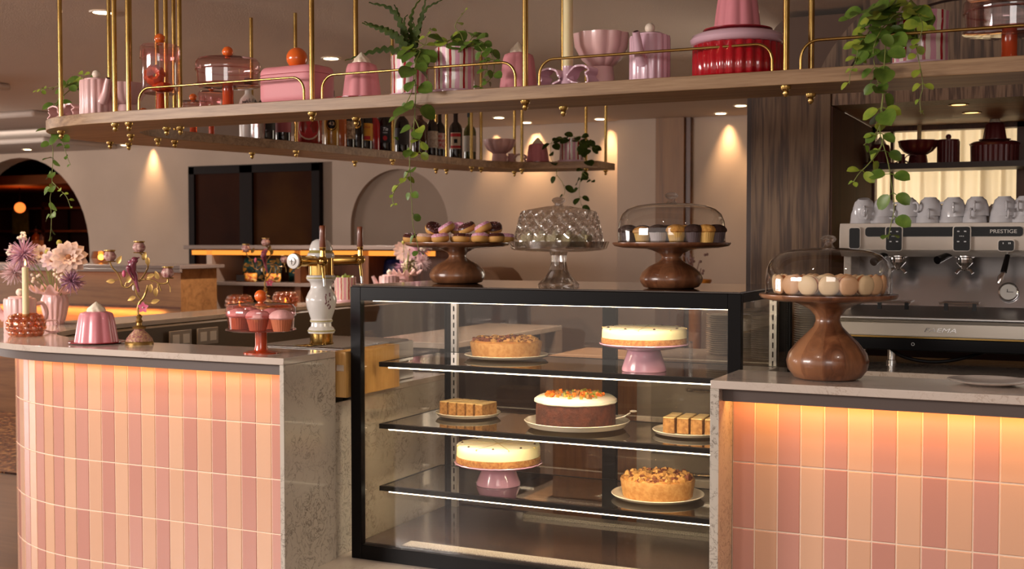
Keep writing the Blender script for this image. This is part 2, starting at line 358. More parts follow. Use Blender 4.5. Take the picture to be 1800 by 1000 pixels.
TEAL = bagmat('teal_bag_print', (14, 60, 62), (30, 88, 84), (220, 160, 60)); YEL = bagmat('yellow_bag_print', (226, 160, 60), (180, 60, 40), (240, 200, 120)); REDB = bagmat('red_bag_print', (150, 30, 30), (230, 170, 90), (120, 20, 24)); NAVY = bagmat('navy_box_print', (16, 22, 60), (16, 22, 60), (36, 40, 86))
bags = [(405, 40, .2, TEAL, 'teal patterned snack bag, first from the left on the console shelf', .12), (443, 38, .19, TEAL, 'teal patterned snack bag, second from the left on the console shelf', .1), (478, 34, .17, TEAL, 'teal patterned snack bag, third from the left on the console shelf', .2), (505, 28, .16, YEL, 'yellow and green snack bag at right of the teal bags on the console shelf', .06),
        (348, 34, .1, YEL, 'small yellow and red snack bag lying left of the pale console post', .08), (430, 26, .075, YEL, 'low yellow snack bag lying in front of the teal bags', -.1), (470, 34, .075, YEL, 'low yellow snack bag lying just behind the small candelabra', -.1), (531, 22, .09, REDB, 'small red and gold snack bag left of the beer tower on the console shelf', 0),
        (655, 34, .2, NAVY, 'dark blue snack pack between beer tap and lilac teapot on the console shelf', .1), (634, 18, .16, REDB, 'red snack pack right behind the second beer tap', .06)]
for x, wpx, h, m, lb, dy in bags:
    sc = depth((ux(x), cz, 1.2))/2100
    o = pillow(wpx*sc*1.1, h*1.05, .07).build('snack_bag', m); o.location = (ux(x), cz+.17+dy, 1.166); o.rotation_euler = (radians(-8), 0, R.uniform(-.2, .2)); tag(o, lb, 'snack bag', 'snacks on the console')
t = thing('sign_card', 'small dark card with gold rim standing before the teal snack bags', 'sign', (ux(418), cz+.03, 1.165))
MB().bb(-.05, .05, 0, .006, 0, .07).build('card', Mt('card_black', (34, 26, 24), .5), t); mb = MB()
for a, b, c, e in ((-.05, .05, 0, .004), (-.05, .05, .066, .07), (-.05, -.046, 0, .07), (.046, .05, 0, .07)): mb.bb(a, b, -.002, .001, c, e)
mb.build('border', GOLD, t)
# ---- long brown console at the far left
cy = 7.6; T = thing('wall_console', 'long brown console with grey top and amber wash, behind the flower vase', 'console', (0, cy, 0)); z1 = OY(200, 465, cy).z
ua, ub = -11.5, UX(316, cy)
MB().bb(ua, ub+.05, -.06, -.03, z1-.06, z1-.03).bb(ua, ub+.05, -.06, .5, z1-.03, z1).build('top', SLATE, T, bevel=.004); MB().bb(ua, ub-.02, .03, .48, 0, z1-.03).build('body', wood('console_wood', (110, 72, 40), (146, 100, 58), (164, 116, 70), 'x', .5), T)
MB().bb(ua, ub-.02, .022, .0299, z1-.36, z1-.34).build('ledge', BROWN, T); MB().bb(ua, ub-.04, -.025, -.005, z1-.045, z1-.034).build('light_strip', emit('console_led_soft', (255, 150, 50), 1.5), T)
t = thing('tealight_holder', 'small smoky tealight glass glowing on the far left console', 'candle holder', (UX(177, cy+.1), cy+.1, z1))
MB().lathe([(0, 0), (.06, 0), (.085, .05), (.07, .11), (.066, .11), (.078, .05), (.05, .01), (0, .01)], 24).build('bowl', AMBER, t); MB().ball((0, 0, .06), .025, 10).build('flame', FLAME, t)
# ---- bar room seen through the left arch
T = thing('bottle_shelving', 'dark back-bar shelving with faint bottles inside the left archway', 'shelving', (0, 13.3, 0))
for z in (.9, 1.3, 1.66, 2.0): MB().bb(-17, -11.3, -.25, .2, z, z+.03).build('shelf', BROWN, T)
for u in (-16.2, -15.0, -13.9, -12.8, -11.4): MB().bb(u-.03, u+.03, -.25, .2, 0, 2.1).build('upright', DBROWN, T)
structure(MB().bb(-17.9, -9, 11.6, 13.6, 2.28, 2.4).build('ceiling_bar', Mt('bar_ceiling', (150, 82, 40), .7)))
p = OY(35, 365, 12.3); t = thing('globe_lamp', 'orange glowing globe lamp hanging inside the left archway', 'lamp', p)
MB().ball((0, 0, 0), .075, 24).build('globe', emit('globe_glow', (255, 120, 50), 1.5), t); MB().tube([(0, 0, .07), (0, 0, 2.28-p.z)], .006).build('cord', BLACK, t)
p = OY(36, 390, 13.0); o = MB().bb(-.16, .16, -.01, .01, -.18, .18).build('wall_picture', Mt('green_print', (112, 116, 50), .5, var=(14, (84, 92, 40)))); o.location = p; tag(o, 'square olive green picture under the orange globe lamp', 'picture')
def simple_bottle(h, r, glassm, labm, lb, loc, grp, cat='bottle', lab=(.18, .5), cap=None):
    t = thing('bottle', lb, cat, loc, 0, grp)
    MB().lathe([(0, 0), (r*.94, 0), (r, .01), (r, h*.6), (r*.85, h*.67), (r*.36, h*.75), (r*.32, h*.95), (r*.38, h*.955), (r*.38, h*.99), (0, h*.99)], 20).build('glass_body', glassm, t)
    if labm: MB().lathe([(r*1.004, h*lab[0]), (r*1.012, h*lab[0]), (r*1.012, h*lab[1]), (r*1.004, h*lab[1])], 20).build('paper_label', labm, t)
    MB().lathe([(0, h*1.0), (r*.42, h*1.0), (r*.42, h*.9), (r*.4, h*.9)], 16).build('cap', cap or BLACK, t); return t
LQ = Mt('amber_liquor', (190, 96, 40), .1, coat=.5); LQ2 = Mt('dark_bottle', (26, 14, 12), .1, coat=.5)
for x, y, m, lb in ((64, 424, LQ, 'amber bottle lit up inside the left archway, just above the vase flowers'), (77, 424, Mt('grey_bottle', (130, 104, 96), .2), 'greyish bottle beside the amber one inside the left archway')):
    p = OY(x, y, 13.1); simple_bottle(.42, .07, m, Mt('lb'+str(x), (220, 150, 90), .6), lb, (p.x, p.y, 1.33), 'bottles inside the archway')
# ---- upholstered bench back and sprig at the far wall
p = OY(876, 500, 9.6); o = MB(); prof = [(-.2, 0), (-.2, .2), (-.18, .28), (-.1, .3), (.04, .29), (.09, .25), (.2, .1), (.22, 0)]
o.prism([(a, b) for a, b in prof], -.25, .25, M=Matrix(((1, 0, 0), (0, 0, 1), (0, 1, 0)))); o.prism([(-.2, 0), (.22, 0), (.22, -.985), (-.2, -.985)], -.25, .25, M=Matrix(((1, 0, 0), (0, 0, 1), (0, 1, 0))))
o = o.build('bench_back', Mt('brown_upholstery', (128, 92, 66), .8), bevel=.03); o.location = (p.x, 9.6, .99); tag(o, 'rounded brown bench back between the donut stand and crystal stand, far behind', 'bench')
p = OY(1222, 500, 9.3); t = thing('dried_sprig', 'tiny dried sprig in an orange dish behind the muffin stand', 'plant', (p.x, 9.3, 0))
MB().lathe([(0, 0), (.05, 0), (.05, 1.05), (.13, 1.2), (.13, 1.215), (0, 1.16)], 20).build('pedestal', Mt('orange_dish', (220, 140, 50), .4), t); mb = MB()
for i in range(9): mb.tube([(0, 0, 1.16), (R.uniform(-.05, .05), 0, 1.25), (R.uniform(-.13, .13), R.uniform(-.06, .06), R.uniform(1.27, 1.42))], .004, 5)
for i in range(14): mb.ball((R.uniform(-.12, .12), R.uniform(-.06, .06), R.uniform(1.25, 1.42)), .012, 6)
mb.build('twigs', Mt('dried_twigs', (140, 104, 96), .8), t)
# ---- lounge corner at far left
T = thing('lounge_chair', 'tan lounge chair with a pale rim, left of the tiled bar', 'chair', (-8.1, 6.2, .0125), .5)
MB().bb(-.4, .4, -.4, .4, .18, .42).build('seat', Mt('tan_leather', (150, 96, 56), .5), T, bevel=.04); MB().bb(-.42, .42, .32, .46, .3, 1.0).build('backrest', Mt('tan_leather_back', (140, 88, 52), .5), T, bevel=.05); MB().bb(-.44, .44, .3, .5, 1.0, 1.05).build('rim', PALE, T, bevel=.01)
for a in (-.36, .36):
    for b in (-.36, .36): MB().tube([(a, b, 0), (a, b, .2)], .02).build('leg', BLACK, T)
o = MB().bb(-10.5, -5.6, 5.6, 7.6, 0, .012).build('patterned_rug', bagmat('rug_pattern', (48, 24, 16), (104, 62, 34), (150, 110, 66))); tag(o, 'patterned brown rug on the floor left of the tiled bar', 'rug')
# ================= the bar counters =================
TV = 3.66; HC = 1.10; SL = .025
P_A = Mt('tile_peach', (218, 172, 143), .2, coat=.35, bump=(3, .08, .01)); P_B = Mt('tile_pink', (204, 150, 136), .2, coat=.35, bump=(3, .08, .01)); P_A2 = Mt('tile_peach_pale', (222, 178, 149), .2, coat=.35); P_B2 = Mt('tile_pink_deep', (198, 142, 128), .2, coat=.35); GROUT = Mt('pale_grout', (246, 222, 198), .7)
TP, TH, TG = .0706, .2075, .0046; ZT = 1.037
def tile_wall(path_fn, n, parent, start=0):
    """path_fn(s) -> (point, outward normal); tiles alternate along s, six rows down"""
    mb = MB(); rr = random.Random(5)
    for c in range(n):
        s0, s1 = c*TP+TG/2, (c+1)*TP-TG/2
        for r in range(6):
            z1 = ZT-r*TH-TG/2; z0 = z1-TH+TG
            if z1 < .03: continue
            z0 = max(z0, .006)
            mi = (1 if (c+start) % 2 else 0)+(2 if rr.random() < .3 else 0); th = .003; vs = []; e = .0016
            for k, off in ((0, 0), (0, th-e*.7), (1, th)):
                i = e if k else 0
                for s, z in ((s0+i, z0+i), (s1-i, z0+i), (s1-i, z1-i), (s0+i, z1-i)):
                    p, nrm = path_fn(s); q = p+nrm*off; vs.append((q.x, q.y, z))
            fs = [(8, 9, 10, 11)]
            for l in (0, 4):
                for k in range(4): fs.append((l+k, l+(k+1) % 4, l+4+(k+1) % 4, l+4+k))
            mb.add(vs, fs, mi)
    o = mb.build('tiles', [P_A, P_B, P_A2, P_B2], parent, sharp=25); return o
RC = .96; UC = -3.70; VC = TV+RC
def lpath(s):            # from the right-hand end panel leftwards, then round the corner
    L1 = (-2.60-UC)
    if s <= L1: return V((-2.60-s, TV, 0)), V((0, -1, 0))
    a = (s-L1)/RC
    if a < pi/2: return V((UC-RC*sin(a), VC-RC*cos(a), 0)), V((-sin(a), -cos(a), 0))
    return V((UC-RC, VC+(s-L1-RC*pi/2), 0)), V((-1, 0, 0))
def offs(d, smax, n=90): return [p+q*d for p, q in (lpath(smax*i/(n-1)) for i in range(n))]
SM = 1.1+RC*pi/2+4.2; N = 100
BL = thing('bar_counter', 'curved pink and peach tiled bar counter with pale marble top, left of the cake display', 'counter', (0, 0, 0))
tile_wall(lpath, 44, BL, 0)
inner = cat_rom([(-2.567, 3.83), (-3.2, 3.83), (-3.7, 3.84), (-4.02, 3.9), (-4.24, 4.06), (-4.38, 4.38), (-4.44, 4.8), (-4.46, 5.4), (-4.52, 6.2), (-4.6, 8.7)], 10)
ou = [V((-2.567, 3.50, 0))]+[p for p in offs(.16, SM)][2:]
mb = MB(); mb.ring(offs(0, SM, N), offs(-.03, SM, N), .02, 1.075); mb.build('tile_backing', GROUT, BL)
top = MB(); top.ring(resample(ou, N), resample([V((p[0], p[1], 0)) for p in inner], N), HC-SL, HC); top.build('marble_top', MARB, BL, bevel=.002)
MB().ring(resample([p for p in offs(.12, SM)], N), resample([p for p in offs(.085, SM)], N), 1.034, 1.0749).build('shadow_channel', GREYT, BL)
MB().ring(resample([p for p in offs(.080, SM)], N), resample([p for p in offs(.05, SM)], N), 1.062, 1.07).build('light_strip', emit('led_left', (255, 188, 104), 3), BL)
MB().bb(-2.585, -2.567, 3.50, 3.83, 0, HC-SL-.0002).build('end_panel', MARBV, BL, bevel=.001)
MB().bb(-2.60, -2.587, 3.85, 4.75, 0, .895).build('worktop_end', MARBV, BL); 
cab = MB(); cab.ring(resample([V((-2.64, 3.832, 0))]+[V((p[0], p[1], 0)) for p in inner[6:]], N), resample([V((-2.64, 3.99, 0))]+[V((p[0]+.1*(1 if i > 20 else .3), p[1]+(.16 if i < 40 else 0), 0)) for i, p in enumerate(inner)][6:], N), .0, 1.07)
cab.build('inner_cladding', Mt('dark_cladding', (100, 84, 66), .5), BL)
WT = thing('work_counter', 'low marble work counter behind the tiled bar, beside the glass display', 'counter', (0, 0, 0))
MB().bb(-3.9, -2.587, 4.0, 4.75, .895, .92).build('worktop', MARB, WT, bevel=.002); MB().bb(-3.85, -2.61, 4.02, 4.72, .0, .895).build('cabinet', Mt('steel_cabinet', (110, 100, 92), .35, metal=.6), WT)
# right counter
BR = thing('bar_counter', 'straight pink and peach tiled bar counter with marble top, right of the cake display', 'counter', (0, 0, 0))
tile_wall(lambda s: (V((-.972+s, TV, 0)), V((0, -1, 0))), 34, BR, 1)
MB().bb(-.972, 1.5, TV, TV+.03, .02, 1.075).build('tile_backing', GROUT, BR)
MB().bb(-1.0, 1.5, 3.50, 3.83, HC-SL, HC).build('marble_top', MARB, BR, bevel=.002)
MB().bb(-1.0, -.973, 3.50, 3.83, 0, HC-SL-.0002).build('end_panel', MARBV, BR, bevel=.001)
MB().bb(-.972, 1.5, 3.54, 3.575, 1.034, 1.0749).build('shadow_channel', GREYT, BR)
MB().bb(-.972, 1.5, 3.58, 3.61, 1.062, 1.07).build('light_strip', emit('led_right', (255, 176, 96), 5), BR)
MB().bb(-.97, 1.5, 3.70, 3.81, 0, 1.07).build('inner_cladding', BLACK, BR)
SLB = thing('display_plinth', 'low marble plinth under the glass cake display', 'plinth', (0, 0, 0))
MB().bb(-2.585, -1.001, 3.56, 4.68, .272, .297).build('marble_slab', MARB, SLB, bevel=.002); MB().bb(-2.58, -1.002, 3.6, 4.66, 0, .272).build('base', Mt('plinth_paint', (150, 130, 112), .6), SLB)
# wooden tray box and drip tray behind the ledge
t = thing('wooden_crate', 'small honey wood crate with a slot handle, wedged between counter end and display', 'crate', (-2.566, 3.88, .92))
mb = MB(); mb.bb(-.03, .038, -.035, -.02, 0, .1); mb.bb(-.03, .035, -.035, -.02, .125, .175); mb.bb(-.03, -.022, -.035, -.02, .1, .125); mb.bb(.027, .035, -.035, -.02, .1, .125); mb.bb(-.03, .035, .35, .365, 0, .175); mb.bb(.023, .035, -.02, .35, 0, .175); mb.bb(-.03, -.018, -.02, .35, 0, .175); mb.bb(-.018, .023, -.02, .35, 0, .01)
mb.build('crate_body', wood('crate_wood', (176, 128, 66), (204, 158, 92), (216, 174, 112), 'z', 1), t); MB().bb(-.02, .025, -.018, -.012, .09, .13).build('slot', Mt('slot_light', (235, 215, 190), .6), t)
t = thing('drip_tray', 'steel drip tray with a wire grill under the beer tower', 'tray', (-2.86, 4.2, .92))
mb = MB(); mb.bb(-.22, .22, -.2, .35, .0, .165); mb.build('tray', STEEL, t, bevel=.004); mb = MB()
for i in range(24): mb.tube([(-.2+.4*i/23, -.18, .172), (-.2+.4*i/23, .33, .172)], .0022, 5)
for y in (-.18, .07, .33): mb.tube([(-.21, y, .168), (.21, y, .168)], .003, 5)
mb.build('wire_grill', CHROME, t)

# switch plates inside the bar
for k, v in enumerate((4.98, 5.2)):
    t = thing('socket_plate', 'pale socket plate inside the bar behind the candelabra, %s of two' % ('nearer', 'farther')[k], 'socket', (-4.32, v, 1.0), 0, 'socket plates inside the bar'); MB().bb(-.006, .004, -.085, .085, -.045, .045).build('plate', Mt('plate_grey', (168, 150, 132), .4), t, bevel=.002)
    for y in (-.04, .04): MB().bb(.004, .007, y-.025, y+.025, -.025, .025).build('rocker', CREAM, t)
# ================= glass cake display =================
XL, XR, YF, YB, ZB, ZTOP = -2.524, -1.003, 3.87, 4.65, .297, 1.345
DC = thing('cake_display', 'tall black framed glass cake display case between the two tiled counters', 'display case', (0, 0, 0))
f = MB(); q = .045
for u in (XL, XR-q):
    f.bb(u, u+q, YF, YF+.03, ZB, ZTOP); f.bb(u, u+q, YB-.03, YB, ZB, ZTOP)
f.bb(XL+q, XR-q, YF, YF+.03, ZTOP-.052, ZTOP); f.bb(XL+q, XR-q, YF, YF+.03, ZB, ZB+.055)
f.bb(XL+q, XR-q, YB-.03, YB, ZTOP-.045, ZTOP); f.bb(XL+q, XR-q, YB-.03, YB, ZB, ZB+.06)
for u in (XL, XR-.02): f.bb(u, u+.02, YF+.03, YB-.03, ZTOP-.03, ZTOP); f.bb(u, u+.02, YF+.03, YB-.03, ZB, ZB+.04)
f.build('frame', BLACK, DC, bevel=.0015)
um = UX(1075, YB); MB().bb(um-.03, um+.03, YB-.025, YB, ZB+.06, ZTOP-.045).build('door_stile', BLACK, DC)
for a, b in ((XL+q, um-.03), (um+.03, XR-q)): MB().bb(a, b, YB-.015, YB-.011, ZB+.06, ZTOP-.045).build('sliding_door', glass('door_glass', (234, 229, 222), .8), DC)
MB().bb(XL+.004, XR-.004, YF+.005, YB-.004, ZTOP+.0002, ZTOP+.0062).build('top_plate', Mt('dark_glass_top', (58, 44, 36), .08, coat=.5), DC, bevel=.001)
MB().bb(XL+.02, XR-.02, YF+.03, YB-.03, ZTOP-.012, ZTOP-.0005).build('top_lining', BLACK, DC)
MB().bb(XL+q, XR-q, YF+.012, YF+.017, ZB+.055, ZTOP-.052).build('front_pane', PANE, DC)
for u in (XL+.006, XR-.011): MB().bb(u, u+.005, YF+.03, YB-.03, ZB+.04, ZTOP-.03).build('side_pane', PANE, DC)
MB().bb(XL+.02, XR-.02, YF+.03, YB-.03, ZB+.02, ZB+.06).build('floor_plate', Mt('dark_gloss_floor', (54, 40, 34), .1), DC)
PERF = Mt('perforated_white', (196, 184, 168), .5, var=(260, (120, 108, 96))); PERF2 = Mt('perforated_steel', (150, 140, 120), .35, metal=.5, var=(300, (60, 52, 44)))
MB().bb(-2.32, -1.05, YF+.035, YF+.105, ZB+.0605, ZB+.064).build('front_vent', PERF, DC); MB().bb(-2.1, -1.05, YB-.12, YB-.06, ZB+.0605, ZB+.075).build('rear_vent', PERF2, DC)
for u in (XL+.05, XR-.075):
    for (a, b) in ((YB-.062, 0),):
        MB().bb(u, u+.028, a, a+.02, ZB+.06, ZTOP-.05).build('shelf_rail', STEEL, DC); mb = MB()
        for i in range(26): mb.bb(u+.011, u+.017, a-.001, a+.002, ZB+.09+i*.036, ZB+.112+i*.036)
        mb.build('slots', BLACK, DC.children[-1] if False else [c for c in DC.children if c.name.startswith('shelf_rail')][-1])
GSH = glass('shelf_glass', (206, 198, 184), 1.2, .02, .2)
SHZ = [1.041, .795, .547]
for z in SHZ:
    s = MB().bb(-2.495, -1.03, 4.055, 4.53, z-.006, z).build('glass_shelf', GSH, DC); m = MB()
    m.bb(-2.50, -1.028, 4.035, 4.055, z-.018, z+.001); m.bb(-2.50, -2.488, 4.055, 4.54, z-.014, z+.001); m.bb(-1.040, -1.028, 4.055, 4.54, z-.014, z+.001); m.bb(-2.488, -1.04, 4.53, 4.545, z-.014, z+.001)
    m.build('shelf_frame', BLACK, s, bevel=.001); MB().bb(-2.46, -1.05, 4.041, 4.049, z-.0225, z-.0185).build('led_tube', LEDW, s)
    MB().bb(-2.46, -1.05, 4.553, 4.559, z-.008, z-.004).build('rear_led', emit('led_rear', (255, 232, 196), 3), s)
MB().bb(-2.46, -1.05, 3.93, 3.938, ZTOP-.057, ZTOP-.051).build('led_tube', LEDW, DC)
# ---- cakes
CRUST = Mt('golden_crust', (200, 150, 84), .75, var=(60, (178, 122, 58)), bump=(110, .6, .004)); CRUMB = Mt('biscuit_base', (184, 134, 72), .9, var=(90, (150, 92, 40)), bump=(160, .9, .004)); CHEESE = Mt('cheesecake_cream', (240, 226, 176), .5, sss=.1); CHTOP = Mt('cheesecake_top', (248, 238, 206), .4, sss=.1)
CHOC = Mt('chocolate_sponge', (92, 44, 26), .8, var=(40, (66, 28, 16)), bump=(120, .8, .004)); FROST = Mt('white_frosting', (250, 240, 216), .45, sss=.15); CARROT = Mt('orange_zest', (230, 120, 30), .5); NUTS = Mt('walnut_crumbs', (150, 96, 40), .7); PIST = Mt('green_crumbs', (150, 140, 50), .7); DNUT = Mt('browned_crumble', (120, 60, 30), .7)
PLATE = Mt('cream_plate', (238, 228, 204), .25, coat=.3)
def plate(label, c, r, h=.016, ribs=True, name='serving_plate'):
    t = thing(name, label, 'plate', c, 0, 'plates in the display case')
    MB().lathe([(0, .002), (r*.55, 0), (r*.6, .001), (r*.93, h*.35), (r, h), (r*.985, h+.002), (r*.93, h*.6), (r*.6, .006), (0, .006)], 64, fl=waves(64, .006) if ribs else None).build('dish', PLATE, t); return t
def disc_cake(mb, r, h, n=48, jag=.004, seed=1, mi=0, z0=0, taper=.93):
    rr = random.Random(seed); ph = [rr.uniform(0, 6) for _ in range(4)]
    fl = lambda th, q, z: q*(1+jag*(sin(7*th+ph[0])+.6*sin(13*th+ph[1])+.5*sin(23*th+ph[2])))
    return mb.lathe([(0, z0), (r*taper, z0), (r*(taper+1)/2, z0+h*.5), (r*.99, z0+h*.9), (r*.97, z0+h), (r*.9, z0+h), (0, z0+h)], n, fl=fl, mi=mi)
def crumble(r, n, s, z, seed, bump=0):
    rr = random.Random(seed); a = MB()
    for i in range(n):
        q = r*sqrt(rr.random())*.96; th = rr.uniform(0, 6.283); k = s*rr.uniform(.5, 1.25)
        a.box((q*cos(th), q*sin(th), z+bump*(1-(q/r)**2)+k*.15), (k, k*rr.uniform(.6, 1), k*.7), 0, rr.choice((0, 0, 1, 2)), Matrix.Rotation(rr.uniform(0, 3), 3, (rr.random(), rr.random(), rr.random()+.1)))
    return a
def crumble_pie(label, c, r, h, seed):
    t = thing('crumble_pie', label, 'pie', c, 0); disc_cake(MB(), r, h, 56, .006, seed, taper=.92).build('crust', CRUST, t)
    a = MB(); a.lathe([(r*.93, h*.98), (r*.9, h*1.08), (r*.5, h*1.13), (0, h*1.15)], 40, fl=waves(17, .02)); a.build('filling', Mt('apple_filling', (200, 144, 66), .5, var=(40, (170, 96, 34)), bump=(60, .8, .006)), t)
    crumble(r*.93, 230, .016, h*1.05, seed, h*.1).build('crumble', [Mt('crumble_gold', (206, 154, 82), .7), DNUT, CRUST], t); return t
def cheesecake(label, c, r, h, seed, rz):
    t = thing('cheesecake', label, 'cake', c, rz); disc_cake(MB(), r, h*.36, 64, .004, seed, taper=.99).build('biscuit_base', CRUMB, t)
    disc_cake(MB(), r*.985, h*.62, 64, .003, seed+3, z0=h*.36, taper=1.0).build('filling', CHEESE, t); MB().lathe([(r*.97, h*.978), (r*.93, h*1.0), (0, h*1.0)], 64).build('icing', CHTOP, t)
    k = MB()
    for i in range(8):
        a = 2*pi*i/8; k.box((r*.5*cos(a), r*.5*sin(a), h*.965), (r*.99, .0022, h*.09), a)
    k.build('slice_cuts', Mt('cut_shadow', (196, 164, 96), .8), t)
    m = MB()
    for i in range(8): a = 2*pi*i/8+.4; m.ball((r*.86*cos(a), r*.86*sin(a), h*1.01), .005, 6)
    m.build('toppings', Mt('dark_crumb', (66, 42, 22), .7), t); return t
PSTAND = Mt('pink_stand', (222, 168, 192), .16, coat=.5)
def cake_pedestal(label, c, r, h):
    t = thing('cake_pedestal', label, 'cake stand', c, 0, 'pink pedestals in the display')
    MB().lathe([(0, h-.02), (r*.33, h-.018), (r*.36, h-.02), (r*.5, .01), (r*.5, 0), (r*.47, 0), (r*.33, h-.03), (0, h-.03)], 40).build('foot', PSTAND, t)
    MB().lathe([(0, h-.02), (r*.7, h-.016), (r*.98, h-.004), (r, h), (r*.99, h+.003), (r*.9, h-.002), (0, h-.004)], 64, fl=lambda th, q, z: q*(1+.012*cos(40*th)) if q > r*.9 else q).build('plate', PSTAND, t); return t
def squares(label, c, rz, nx, ny, w, l, h, m1, m2):
    for j in range(ny):
        for i in range(nx):
            t = thing('carrot_cake_bar', '%s, %s from the left, %s row' % (label, ORD[i], ('front', 'back')[j]), 'cake bar', V(c)+Matrix.Rotation(rz, 3, 'Z') @ V(((i-(nx-1)/2)*w*1.2, (j-(ny-1)/2)*l*1.05, 0)), rz+R.uniform(-.04, .04), label+' group')
            MB().bb(-w/2, w/2, -l/2, l/2, 0, h).build('sponge', m1, t, bevel=.002); MB().bb(-w*.49, w*.49, -l*.49, l*.49, h, h+.005).build('icing', m2, t, bevel=.002)
def at_shelf(x, yf, z, r): return base(x, yf, z, r)
z = SHZ[0]; c = at_shelf(890, 636, z, .155); c.z = z+.001
plate('flat ribbed cream plate under the crumble pie on the top display shelf', c, .172); crumble_pie('golden apple crumble pie on the top left of the display', c+V((0, 0, .0075)), .15, .062, 3)
c = base(1132, 655, z, .066); c.z = z+.001
cake_pedestal('pink pedestal on the top display shelf, bearing the cut cheesecake', c, .164, .1); cheesecake('pale sliced cheesecake on the pink pedestal of the top display shelf', c+V((0, 0, .1035)), .158, .056, 5, .2)
t = thing('cake_tongs', 'clear slice holder clipped to the upper pink pedestal rim', 'clip', c+V((.172, .02, .0))); MB().bb(-.004, .004, -.012, .012, 0, .11).build('clip', CLEAR, t); MB().bb(-.03, .004, -.012, .012, .108, .112).build('arm', CLEAR, t)
SPG = Mt('spiced_sponge', (190, 140, 78), .85, var=(70, (150, 102, 52)), bump=(140, .9, .004)); ICE = Mt('thin_icing', (236, 204, 146), .5, var=(30, (220, 180, 112)))
z = SHZ[1]; c = base(823, 740, z, .13); c.z = z+.001
plate('round cream plate of cake bars on the left of the middle shelf', c, .135, .018, False); squares('spiced cake bar on the left plate of the display', c+V((0, 0, .0075)), -.1, 5, 2, .036, .056, .05, SPG, ICE)
c = base(1014, 766, z, .195); c.z = z+.001
plate('large plain white plate under the chocolate cake', c, .205, .03, False)
K = c+V((-.005, 0, .0075)); t = thing('chocolate_cake', 'dark chocolate layer cake with white frosting and orange zest on the middle shelf', 'cake', K); rK = .155
disc_cake(MB(), rK, .1, 64, .004, 9, taper=1.0).build('sponge', CHOC, t)
fr = MB(); fr.lathe([(rK*.99, .092), (rK*1.025, .096), (rK*1.02, .108), (rK*.93, .117), (rK*.4, .121), (0, .119)], 64, fl=lambda th, q, zz: q*(1+.012*sin(9*th)+.008*sin(21*th+1)))
for v_ in range(0, 64): pass
fr.build('frosting', FROST, t); crumble(rK*.85, 90, .014, .121, 4, .004).build('sprinkles', [CARROT, PIST, NUTS], t)
o = thing('cake_server', 'pale cake server leaning on the chocolate cake plate', 'cake server', c+V((.155, .05, .034)), .5); MB().tube([(-.03, 0, 0), (.02, 0, .012), (.045, 0, .026)], .0028, 8).build('handle', CREAM, o); MB().ball((.056, 0, .032), .012, 12, (1.2, .7, .4)).build('blade', CREAM, o)
c = base(1215, 774, z, .15); c.z = z+.001
plate('round ribbed cream plate of cake bars at the right end of the middle shelf', c, .145); squares('iced cake bar on the right plate of the display', c+V((.01, 0, .0075)), .05, 4, 2, .044, .066, .055, SPG, ICE)
z = SHZ[2]; c = base(876, 857, z, .062); c.z = z+.001
cake_pedestal('pink pedestal on the bottom display shelf, bearing the whole cheesecake', c, .176, .09); cheesecake('smooth pale cheesecake with dark dots on the lower pink pedestal', c+V((0, 0, .0935)), .17, .07, 8, .7)
c = base(1156, 891, z, .168); c.z = z+.001
plate('flat ribbed cream plate under the nut pie on the bottom display shelf', c, .175); crumble_pie('golden nut topped pie on the lower right of the display', c+V((0, 0, .0075)), .143, .068, 12)
# ================= kinds of tableware =================
BUTTER = Mt('butter_cream_swirl', (244, 228, 204), .4, sss=.1)
def pudding(label, loc, rz=0, rb=.073, h=.13, pl=.098, group='pudding mould boxes', pm=None, cream=True, m=None):
    t = thing('pudding_mould', label, 'mould', loc, rz, group); z0 = .006
    MB().lathe([(0, z0), (rb, z0), (rb*.985, z0+.01), (rb*.86, z0+h*.6), (rb*.79, z0+h*.85), (rb*.72, z0+h*.95), (rb*.5, z0+h), (0, z0+h*1.01)], 96, fl=lobes(9, .09)).build('body', m or ROSE, t, sharp=60)
    if cream: MB().lathe([(rb*.4, z0+h*.98), (rb*.42, z0+h+.004), (rb*.36, z0+h+.014), (rb*.17, z0+h+.028), (.002, z0+h+.04), (0, z0+h+.04)], 40, fl=lambda th, r, z: r*(1+.13*cos(8*th)), tw=22).build('cream_swirl', BUTTER, t, sharp=70)
    MB().lathe([(0, 0), (pl*.8, 0), (pl, .006), (pl, .009), (pl*.8, .0055), (0, .0055)], 48).build('plate', pm or DRED, t); return t
def teapot(label, loc, rz, r=.068, h=.14, m=None, group='fluted teapots', hh=True):
    m = m or LILAC; t = thing('teapot', label, 'teapot', loc, rz, group)
    MB().lathe([(0, 0), (r*.97, 0), (r, .006), (r, h*.94), (r*.96, h), (r*.8, h), (0, h*.99)], 112, fl=lobes(16, .07)).build('body', m, t, sharp=60)
    MB().lathe([(r*.72, h), (r*.72, h+.006), (r*.6, h+.01), (0, h+.012)], 40).build('lid', m, t); MB().ball((0, 0, h+.012+r*.22), r*.25, 20).build('knob', CREAM, t)
    a = cat_rom([(r*.86, 0, h*.42), (r*1.22, 0, h*.58), (r*1.42, 0, h*.8), (r*1.62, 0, h*1.0)], 6); n = len(a)
    MB().tube(a, [r*(.34-.17*(i/(n-1))**.6) for i in range(n)], 16).tube([a[-1]-V((.004, 0, .006)), a[-1]+V((.0006, 0, .0012))], r*.12, 12, mi=1).build('spout', [m, Mt('spout_hole', (70, 40, 44), .7)], t)
    if hh: MB().tube(cat_rom([(-r*.9, 0, h*.82), (-r*1.35, 0, h*.84), (-r*1.6, 0, h*.55), (-r*1.35, 0, h*.24), (-r*.9, 0, h*.2)], 6), r*.13, 10).build('handle', m, t)
    return t
